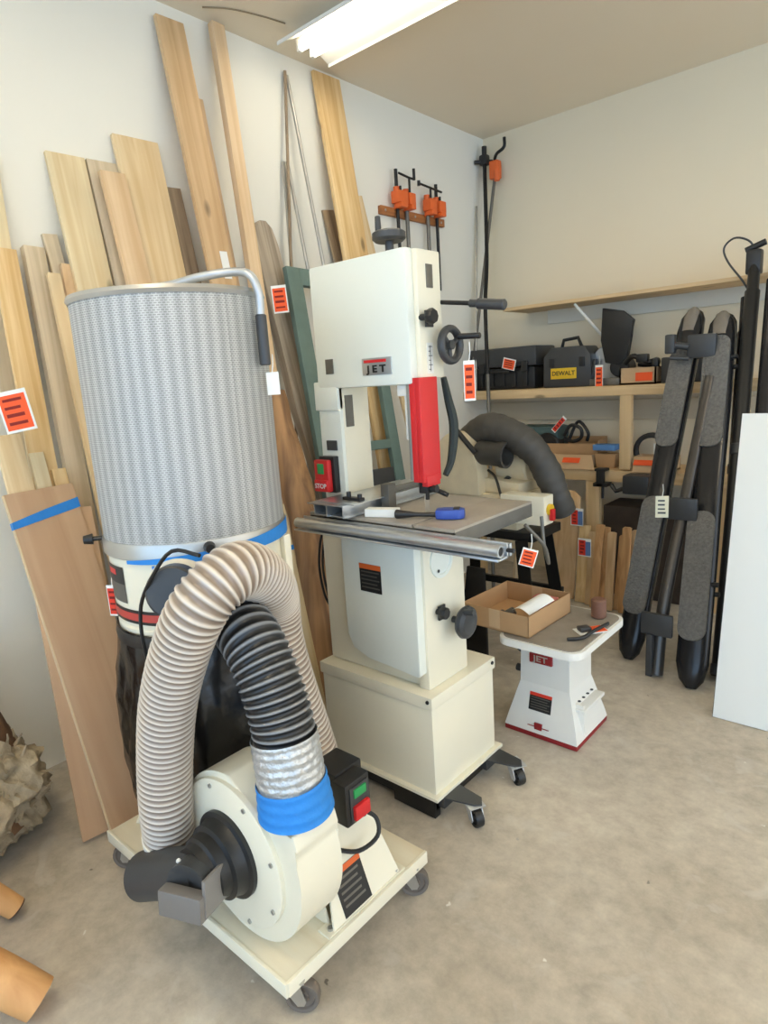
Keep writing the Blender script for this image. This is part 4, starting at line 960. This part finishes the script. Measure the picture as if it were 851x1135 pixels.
b = B(); b.lathe([(.058, 0), (.062, .01), (.062, .13), (.068, .14), (.068, .17), (.055, .17), (.052, .1), (0, .1)], 32, axis_mat((-1.84, 2.84, 1.09), (1, 0, -.06))); part('dust_boot', b, RUBBER, ds, 'open dark rubber boot')
b = B(); b.tube([(-1.97, 2.95, 1.06), (-1.93, 2.93, 1.15), (-1.83, 2.91, 1.205), (-1.70, 2.90, 1.19), (-1.57, 2.92, 1.10), (-1.50, 2.94, .98), (-1.46, 2.96, .86), (-1.45, 3.0, .78)], .066, 28, n=90, rf=lambda L, t_: .086-.022*t_+.0015*math.sin(L*130)+.003*math.sin(L*31))
part('dust_hose', b, RUBBER, ds, 'thick dark arching hose')
b = B(); b.box(-1.98, -1.80, 2.80, 2.93, 1.03, 1.045, .003, tr(-1.9, 2.86, 1.1) @ M4.Rotation(.85, 4, 'Y') @ tr(1.9, -2.86, -1.04)); b.cyl((-1.93, 2.745, 1.235), (-1.80, 2.745, 1.10), .014, seg=10); part('blast_gate', b, BLACK, ds)
b = B(); b.box(-1.66, -1.42, 2.74, 2.84, .755, .90, .008); sb = part('switch_box', b, CREAM, ds)
b = B(); b.cyl((-1.42, 2.79, .83), (-1.405, 2.79, .83), .028, seg=20); part('switch_plate', b, YELLOW, sb, 'yellow switch plate')
b = B(); b.box(-1.408, -1.39, 2.77, 2.80, .78, .835, .003); part('switch_paddle', b, RED, sb, 'red paddle')
b = B(); b.tube([(-1.78, 2.83, 1.0), (-1.72, 2.80, .97), (-1.67, 2.76, .90), (-1.65, 2.75, .86)], .007, 8, n=20); part('power_cable', b, BLACK, ds)
st = thing('machine_stand', 'black steel splayed-leg stand under the disc sander', 'stand', (-1.85, 2.9, 0))
def leg(b, p0, p1, w):
    p0, p1 = V(p0), V(p1); T = axis_mat(p0, p1-p0, (0, 1, 0)); b.prism([(-w, -w), (w, -w), (w, -w+.006), (-w+.006, -w+.006), (-w+.006, w), (-w, w)], (p1-p0).length, T)
part('top_frame', B().box(-2.14, -1.50, 2.78, 3.08, .655, .70, .003), BLACKM, st)
for sx, sy in ((-2.01, 2.80), (-1.56, 2.80), (-2.01, 3.06), (-1.56, 3.06)):
    b = B(); leg(b, (sx+(.08 if sx > -1.8 else -.04), sy+(.05 if sy > 2.9 else -.05), 0), (sx, sy, .66), .035); part('leg', b, BLACKM, st)
b = B(); b.box(-2.08, -1.49, 2.77, 2.79, .30, .34); part('cross_brace', b, BLACKM, st)
b = B(); b.box(-2.08, -1.49, 3.07, 3.09, .30, .34); part('cross_brace', b, BLACKM, st)
b = B(); b.prism([(-.09, 0), (.09, 0), (.05, .55), (-.05, .55)], .02, tr(-1.72, 2.55, .0) @ M4.Rotation(PI/2-.1, 4, 'X'), .004)
solo('steel_plate', b, BLACKM, 'black metal panel standing in front of the stand, behind the cardboard box', 'panel', (-1.72, 2.55, 0))

# ------------------------------------------------------------------ spindle sander with box
ss = thing('spindle_sander', 'white pedestal sander with grey rounded table on the floor', 'sander', (-1.165, 2.33, 0))
b = B(); b.box(-1.325, -1.0, 2.18, 2.48, 0, .022, .004); part('base_plinth', b, DRED, ss, 'dark red base edge')
b = B()
def frust(b, lo, hi):
    (x0, x1, y0, y1, z0), (X0, X1, Y0, Y1, z1) = lo, hi
    b._add([(x0,y0,z0),(x1,y0,z0),(x1,y1,z0),(x0,y1,z0),(X0,Y0,z1),(X1,Y0,z1),(X1,Y1,z1),(X0,Y1,z1)], [(0,3,2,1),(4,5,6,7),(0,1,5,4),(1,2,6,5),(2,3,7,6),(3,0,4,7)])
frust(b, (-1.325, -1.0, 2.18, 2.48, .022), (-1.315, -1.01, 2.192, 2.47, .065))
frust(b, (-1.315, -1.01, 2.192, 2.47, .065), (-1.275, -1.055, 2.232, 2.44, .215))
frust(b, (-1.275, -1.055, 2.232, 2.44, .215), (-1.265, -1.055, 2.228, 2.44, .455))
pb = part('pedestal', b, WHITE_P, ss)
b = B(); b.box(-1.075, -.995, 2.24, 2.44, .135, .150, .003); b._add([(-1.075, 2.25, .165), (-1.005, 2.25, .165), (-1.0, 2.25, .03), (-1.06, 2.25, .03), (-1.075, 2.262, .165), (-1.005, 2.262, .165), (-1.0, 2.262, .03), (-1.06, 2.262, .03)], [(0,1,2,3),(7,6,5,4),(0,4,5,1),(1,5,6,2),(2,6,7,3),(3,7,4,0)]); part('side_tray', b, WHITE_P, ss)
b = B()
for k in range(4): b.cyl((-1.035, 2.28+k*.04, .165), (-1.035, 2.28+k*.04, .167), .007, seg=12)
part('tray_hole', b, BLACK, ss)
b = B()
def rrect(cx, cy, w, h, r, n=7):
    pts = []
    for qx, qy, a0 in ((1, 1, 0), (-1, 1, PI/2), (-1, -1, PI), (1, -1, 3*PI/2)):
        for i in range(n): a = a0+PI/2*i/(n-1); pts.append((cx+qx*(w/2-r)+r*math.cos(a), cy+qy*(h/2-r)+r*math.sin(a)))
    return pts
b.prism(rrect(0, 0, .34, .455, .05), .028, tr(-1.085, 2.235, .468), .003); tt = part('table_rim', b, WHITE_P, ss, 'white table rim')
b = B(); b.prism(rrect(0, 0, .315, .43, .045), .005, tr(-1.085, 2.235, .4945), .001); part('table_surface', b, plain('dusty_grey_surface', (148, 138, 124), .7, var=.14, scale=14), tt, 'dusty grey surface')
b = B(); b.box(-1.25, -1.075, 2.22, 2.42, .445, .468, .004); b.box(-1.10, -1.075, 2.20, 2.30, .40, .46, .004); part('tilt_bracket', b, GREYM, ss)
bg = part('brand_badge', B().box(-1.225, -1.125, 2.219, 2.232, .315, .355, .002), DRED, pb, 'dark red badge')
text_part('badge_lettering', 'JET', .036, face_my(-1.175, 2.2185, .335), ALU, pb, .0005, .0008, 1.3)
warn(pb, face_my(-1.175, 2.2145, .145) @ M4.Rotation(-.26, 4, 'X'), .10, .075, REDT)
b = B(); b.box(-1.19, -1.155, 2.184, 2.194, .032, .064, .002); b.box(-1.22, -1.125, 2.1845, 2.19, .046, .049)
part('round_emblem', b, DRED, pb, 'dark red emblem')
b = B(); b.cyl((-1.27, 2.27, .25), (-1.31, 2.27, .25), .016, seg=14); b.tube([(-1.27, 2.3, .3), (-1.32, 2.29, .33), (-1.31, 2.27, .42)], .005, 8, n=12); part('side_knob', b, DGREY, ss)
# cardboard box
Zb = .5
t = thing('cardboard_box', 'open shallow cardboard box on the white pedestal sander, papers inside', 'box', (-1.275, 2.215, Zb), 'cardboard boxes')
T = tr(-1.275, 2.215, Zb+.001) @ rotz(-.04)
b = B(); w, h, H = .152, .165, .085
b.box(-w, w, -h, -h+.004, 0, H, 0, T); b.box(-w, w, h-.004, h, 0, H+.0, 0, T); b.box(-w, -w+.004, -h, h, 0, H, 0, T); b.box(w-.004, w, -h, h, 0, H, 0, T); b.box(-w, w, -h, h, 0, .004, 0, T)
cb = part('carton', b, CARD, t)
b = B(); b.box(-.025, .025, -h-.001, -h, 0.01, H+.001, 0, T); part('packing_tape', b, CARD2, t)
b = B(); b.box(-.025, .025, h-.005, h-.0035, .01, H+.001, 0, T); part('packing_tape', b, CARD2, t)
b = B(); P = []
for i in range(9):
    u = i/8; P.append([(-1.235+.085*u+.03*j, 2.09+.0*u+.15*j, Zb+.075+.02*math.sin(u*PI)+.02*j) for j in (0, 1)])
for a, c in zip(P, P[1:]): b._add([a[0], c[0], c[1], a[1]], [(0, 1, 2, 3)])
solo('paper_sheet', b, WHITE_T, 'curled white sheet of paper lying in the open cardboard box', 'paper', (-1.2, 2.15, Zb+.07))
b = B(); b.cbox((-1.19, 2.30, Zb+.05), (.1, .05, .06), .01, None); solo('red_package', b, plain('red_white_pack', (206, 120, 108), .6, var=.2), 'small red package behind the paper in the cardboard box', 'package', (-1.19, 2.30, Zb+.02))
for p, lb, m_ in (((-1.33, 2.10, Zb+.024), 'clear plastic piece in the box, left of the paper', plain('cloudy_plastic', (206, 196, 184), .3)), ((-1.30, 2.17, Zb+.02), 'grey metal piece in the box, beside the paper', GREYM)):
    b = B(); b.cyl(p, (p[0]+.03, p[1]+.02, p[2]+.02), .018, seg=14, bev=.004); b.cyl(p, (p[0]-.03, p[1]+.02, p[2]), .012, seg=12); solo('hardware_piece', b, m_, lb, 'hardware', p, 'loose hardware in the box')
b = B(); b.cyl((-.975, 2.33, Zb), (-.975, 2.33, Zb+.08), .03, seg=18, bev=.006); solo('bottle', b, plain('brown_bottle', (122, 84, 66), .4), 'small brown bottle standing right of the box on the sander table', 'bottle', (-.975, 2.33, Zb))
bpy.data.objects['bottle'].location = (-1.0, 2.385, Zb)
T = tr(-.97, 2.24, Zb+.0005) @ rotz(.9)
t = thing('blister_pack', 'orange and white blister pack lying on the sander table', 'package', (-.97, 2.24, Zb))
part('backing_card', B().box(-.06, .06, -.032, .032, 0, .003, 0, T), WHITE_T, t); part('orange_print', B().box(-.02, .055, -.028, .028, .003, .0045, 0, T), ORANGE_T, t, 'orange print'); part('blister', B().box(-.05, -.005, -.02, .02, .003, .02, .006, T), DGREY, t)
b = B(); b.tube([(-1.0, 2.1, Zb+.008), (-.96, 2.14, Zb+.008), (-.95, 2.2, Zb+.012), (-.935, 2.32, Zb+.01)], .007, 8, n=20); solo('small_cable', b, BLACK, 'short black cable lying along the box on the sander table', 'cable', (-.96, 2.14, Zb))

# ------------------------------------------------------------------ running boards
def running_board(name, P0, P1, w, label, secs):
    """P0 top, P1 bottom (floor); tread faces -Y"""
    P0, P1 = V(P0), V(P1); L = (P0-P1).length
    t = thing(name, label, 'running board', P1, 'vehicle running boards')
    z = (P0-P1).normalized(); y = V((-.05, -1, 0)).normalized(); y = (y-z*y.dot(z)).normalized(); x = y.cross(z)
    T = M4((x, y, z)).transposed().to_4x4(); T.translation = P1+V((0, 0, .012))
    b = B(); r = w/2
    prof = []
    def ring(b_, z_, rx, ry, off=0):
        return [b_.bm.verts.new(T @ V((rx*math.copysign(abs(math.cos(a))**.8, math.cos(a)), off+ry*math.sin(a), z_))) for a in [i*2*PI/24 for i in range(24)]]
    prev = None
    for u, sx, sy, off in ((0, .3, .5, .02), (.02, .75, .9, .01), (.06, 1, 1, 0), (.3, 1, 1, 0), (.5, .95, .95, 0), (.75, 1, 1, 0), (.93, 1, 1, 0), (.97, .9, .95, .01), (.99, .65, .7, .02), (1, .3, .4, .02)):
        cur = ring(b, u*(L-.02), r*sx, .045*sy, off*-.6-.016)
        if prev:
            for k in range(24): b.bm.faces.new((prev[k], prev[(k+1) % 24], cur[(k+1) % 24], cur[k]))
        else: b.bm.faces.new(cur)
        prev = cur
    b.bm.faces.new(prev)
    part('side_rail', b, BLACKG, t)
    for u0, u1 in secs:
        b = B(); pts = rrect(0, (u0+u1)/2*L, w*.86, (u1-u0)*L, w*.36, 9)
        b.prism(pts, .014, T @ M4(((1,0,0,0),(0,0,1,.026),(0,1,0,0),(0,0,0,1))), .004)
        part('step_pad', b, TREAD, t, 'grained grey step pad')
    b = B(); prev = None
    for u, sc in ((.925, 1.0), (.97, .93), (.992, .68), (1.003, .3)):
        cur = ring(b, u*(L-.02), r*.72*sc, .05*sc, -.016)
        if prev:
            for k in range(24): b.bm.faces.new((prev[k], prev[(k+1) % 24], cur[(k+1) % 24], cur[k]))
        prev = cur
    b.bm.faces.new(prev)
    part('end_cap', b, CAPM, t, 'glossy grey top cap')
    return t, T, L
CAPM = plain('glossy_grey_cap', (150, 142, 132), .25, metal=.4, var=.2, scale=12)
BLACKG = plain('gloss_black_tube', (40, 40, 42), .22, metal=.25, var=.15, scale=6)
ra, Ta, La = running_board('running_board', (-.945, 3.83, 1.735), (-.80, 2.93, 0), .145, 'rightmost running board with two long grained pads, leaning on the shelves', ((.11, .43), (.60, .91)))
rb, Tb2, Lb = running_board('running_board', (-1.10, 3.88, 1.775), (-1.145, 3.08, 0), .135, 'left running board with white tag and grained pads, leaning on the shelves', ((.12, .44), (.58, .87)))
def bracket(T, z_, parent, s=-1):
    b = B(); b.box(-.02, .06, -.07, -.02, z_-.05, z_+.05, .006, T); b.box(.04*s-.02, .04*s+.02, -.045, .03, z_-.015, z_+.015, .004, T)
    b.cyl(T @ V((s*.09, -.03, z_-.02)), T @ V((s*.03, -.03, z_-.02)), .012, seg=10); b.cyl(T @ V((s*.09, -.0, z_+.02)), T @ V((s*.02, -.0, z_+.02)), .012, seg=10)
    part('mounting_bracket', b, BLACK, parent)
bracket(Tb2, Lb*.86, rb); bracket(Tb2, Lb*.42, rb); bracket(Ta, La*.24, ra); bracket(Ta, La*.84, ra)
t = thing('side_step_tube', 'slim dark metal step tube leaning between the two running boards', 'running board', (-.97, 2.99, 0))
b = B(); b.tube([(-.965, 2.99, .012), (-.97, 3.10, .35), (-.955, 3.38, .9), (-.94, 3.62, 1.4)], .029, 18, n=40, rf=lambda L_, t_: .031-.004*t_); part('tube', b, plain('worn_steel_tube', (78, 74, 70), .3, metal=.5), t)
part('lower_foot', B().box(-1.01, -.98, 2.965, 3.0, .004, .22, .004), DGREY, t)
for c in ((-.965, 3.30, .78), (-.98, 3.02, .27)): part('mounting_plate', B().box(c[0]-.06, c[0]+.085, c[1]-.045, c[1]-.02, c[2]-.055, c[2]+.055, .008), DGREY, t)
b = B(); b.box(-1.07, -.93, 3.66, 3.70, 1.50, 1.62, .01); b.cyl((-1.16, 3.64, 1.58), (-1.06, 3.66, 1.56), .018, seg=12); b.box(-1.17, -1.12, 3.62, 3.67, 1.53, 1.63, .01); b.cyl((-1.14, 3.62, 1.51), (-1.05, 3.64, 1.50), .012, seg=10)
part('upper_bracket', b, DGREY, t)
tag((-1.00, 3.12, .815), .058, .105, .4, CREAM_T, 'cream tag with handwriting tied to the left running board', 'white paper tags', string=.06, card=CREAM_T, dark=DGREY)
# long black poles and case at the right
rk = [((-.72, 3.12, 0), (-.82, 3.90, 2.0), .035, 'long black pole with cable loop at its top, leftmost of the pole bundle'),
      ((-.625, 3.14, 0), (-.72, 3.90, 2.05), .04, 'thick black pole in the middle of the bundle beside the white panel'),
      ((-.54, 3.12, 0), (-.64, 3.90, 1.95), .035, 'black pole at the right of the bundle, behind the white panel'),
      ((-.74, 3.26, 0), (-.86, 3.92, 1.78), .03, 'slightly shorter black pole behind the rightmost running board')]
for i, (p, q, r_, lb) in enumerate(rk):
    t = thing('black_pole', lb, 'pole', p, 'black poles leaning on the shelves')
    p, q = V(p), V(q); d = (q-p).normalized()
    part('pole', B().lathe([(0, .002), (r_, .002), (r_, (q-p).length*.9), (r_*.8, (q-p).length*.9+.01), (r_*.8, (q-p).length), (0, (q-p).length)], 20, axis_mat(p+V((0, 0, .012)), d)), BLACKG if i % 2 else BLACK, t)
    for s in (.0, .5):
        b = B(); b.lathe([(r_, 0), (r_*1.12, .004), (r_*1.12, .05), (r_, .054)], 20, axis_mat(p+V((0, 0, .02))+d*(q-p).length*s, d), close=True)
        part('collar', b, DGREY, t)
    if i == 0:
        b = B(); b.cbox(q+V((0, -.02, -.04)), (.07, .07, .12), .012); b.cyl(q+V((-.04, -.03, .02)), q+V((.05, -.03, .05)), .016, seg=12); part('latch_block', b, BLACK, t)
        b = B(); b.tube([q+V((0, -.02, 0)), q+V((-.02, -.04, .06)), q+V((-.09, -.04, .09)), q+V((-.14, -.04, .05)), q+V((-.12, -.04, -.02)), q+V((-.05, -.04, -.12)), q+V((-.01, -.03, -.19))], .005, 8, n=40); part('cable_loop', b, DGREY, t)
solo('white_strip', B().prism([(-.03, 0), (.03, 0), (.03, 1.62), (-.03, 1.62)], .02, tr(-.50, 3.30, .003) @ M4.Rotation(PI/2-.2, 4, 'X'), .002), WHITE_P, 'white narrow board standing upright behind the large white panel', 'board', (-.50, 3.3, 0))
# white panel
b = B(); T = tr(-.65, 2.745, .004) @ M4.Rotation(-.20, 4, 'X') @ M4(((1,0,0,0),(0,0,-1,0),(0,1,0,0),(0,0,0,1)))
b.box(0, .95, 0, 1.285, -.018, 0, .001, T)
t = thing('melamine_sheet', 'large white melamine panel leaning at the right edge', 'panel', (-.2, 2.75, 0))
part('sheet', b, plain('white_melamine', (238, 238, 232), .35, var=.01, scale=2), t)
part('edge_banding', B().box(-.0015, .0, 0, 1.285, -.018, 0, 0, T), DGREY, t, 'dark edge')

# ------------------------------------------------------------------ root stump and log bench at the left
rs = thing('root_stump', 'upended tree stump with shaggy pale roots by the left wall', 'stump', (-2.37, .49, 0))
SX, SYY = -2.37, .49
b = B(); n = 28; prev = None; rr = random.Random(5)
for i in range(18):
    u = i/17; z_ = .12+u*.54
    cur = []
    for k in range(n):
        a = 2*PI*k/n; r_ = .185-.055*u+.010*math.sin(5*a+u*3)+.006*math.sin(11*a)+.004*rr.random()
        cur.append(b.bm.verts.new(V((SX-.03*u+r_*math.cos(a), SYY-.05*u+r_*math.sin(a), z_+.02*math.sin(3*a)*u))))
    if prev:
        for k in range(n): b.bm.faces.new((prev[k], prev[(k+1) % n], cur[(k+1) % n], cur[k]))
    else: b.bm.faces.new(cur)
    prev = cur
b.bm.faces.new(prev)
part('trunk', b, BURLD, rs, 'brown trunk', angle=70)
b = B(); bmesh.ops.create_icosphere(b.bm, subdivisions=5, radius=1)
import mathutils.noise as mn
for v in b.bm.verts:
    p = v.co.copy(); q = p*2.3
    d = 1+.22*mn.noise(q)+.16*mn.noise(p*6)+.13*abs(mn.noise(p*11))+.05*mn.noise(p*24)
    d += .05*mn.noise(p*40)
    v.co = V((SX+.212*p.x*d, SYY+.212*p.y*d, max(.002, .205+.20*p.z*d)))
part('root_mass', b, BURLM, rs, 'shaggy pale root mass', angle=60)
b = B()
for k in range(90):
    a = rr.uniform(-1.9, 1.3); e = rr.uniform(-.5, 1.3); d = V((math.cos(a)*math.cos(e*.8), math.sin(a)*math.cos(e*.8), math.sin(e*.8)))
    p = V((SX, SYY, .21))+V((d.x*.2, d.y*.2, d.z*.19)); q = p+d*rr.uniform(.005, .025)+V((rr.uniform(-.03, .03), rr.uniform(-.03, .03), rr.uniform(-.01, .06)))
    if q.z < .01 or q.x < XL+.02: continue
    b.tube([p-d*.02, (p+q)/2+V((rr.uniform(-.01, .01), rr.uniform(-.01, .01), rr.uniform(-.01, .01))), q], .01, 6, n=6, rf=lambda L_, t_: .011*(1-.8*t_))
part('root_stubs', b, BURLM, rs)['kind'] = 'stuff'
lb_ = thing('log_bench', 'rustic log bench with peeled round legs, mostly past the left edge', 'bench', (-1.85, .1, 0))
def log(b, p0, p1, r0, r1):
    p0, p1 = V(p0), V(p1); P = [p0.lerp(p1, i/10) for i in range(11)]
    b.tube(P, r0, 22, rf=lambda L_, t_: (r0+(r1-r0)*t_)*(1+.03*math.sin(t_*9)))
b = B(); log(b, (-1.59, .375, .035), (-1.89, .08, .40), .050, .058); part('leg', b, LOGW, lb_)
b = B(); log(b, (-1.97, .452, .026), (-2.13, .20, .40), .031, .040); l1 = part('leg', b, LOGW, lb_)
b = B(); d = V((.16, .252, -.374)).normalized(); p = V((-1.97, .452, .026)); b.cyl(p, p+d*.004, .0305, seg=22); part('dark_foot', b, ENDG, l1, 'dark weathered foot')
b = B(); log(b, (-1.60, -.42, .04), (-1.88, -.30, .40), .050, .058); part('leg', b, LOGW, lb_)
b = B(); log(b, (-2.30, -.42, .04), (-2.2, -.3, .40), .050, .058); part('leg', b, LOGW, lb_)
b = B(); b.box(-2.42, -1.80, -.5, .22, .40, .46, .02); part('seat', b, LOGW, lb_)

# ------------------------------------------------------------------ tags on lumber
tag((-2.31, .815, 1.47), .10, .135, A45, ORANGE_T, 'orange tag tied around the golden fir plank at the left edge', tilt=-.15, dark=DKP)
tag((-2.42, 2.08, 1.893), .07, .125, A45, ORANGE_T, 'orange tag hanging on the round-topped weathered slab', tilt=-.05, dark=DKP)

# ------------------------------------------------------------------ light
w = bpy.data.worlds.new('world'); scn.world = w; w.use_nodes = True
nt = w.node_tree; bg = nt.nodes['Background']; bg.inputs[1].default_value = 1.75
# daylight comes in cool from the open side behind the photographer, warmer from the right
tc = nt.nodes.new('ShaderNodeTexCoord'); sx = nt.nodes.new('ShaderNodeSeparateXYZ'); nt.links.new(tc.outputs['Generated'], sx.inputs[0])
cr = nt.nodes.new('ShaderNodeValToRGB'); mr = nt.nodes.new('ShaderNodeMapRange'); nt.links.new(sx.outputs['Y'], mr.inputs['Value'])
mr.inputs['From Min'].default_value = -1; mr.inputs['From Max'].default_value = 1; nt.links.new(mr.outputs[0], cr.inputs[0])
cr.color_ramp.elements[0].position = .15; cr.color_ramp.elements[0].color = lin((186, 220, 255)); cr.color_ramp.elements[1].position = .9; cr.color_ramp.elements[1].color = lin((224, 212, 190))
nt.links.new(cr.outputs[0], bg.inputs[0])
vs = scn.view_settings; scn.display_settings.display_device = 'sRGB'
vs.view_transform = 'Standard'; vs.look = 'None'; vs.exposure = .78; vs.gamma = 1
try: vs.use_curve_mapping = False
except Exception: pass
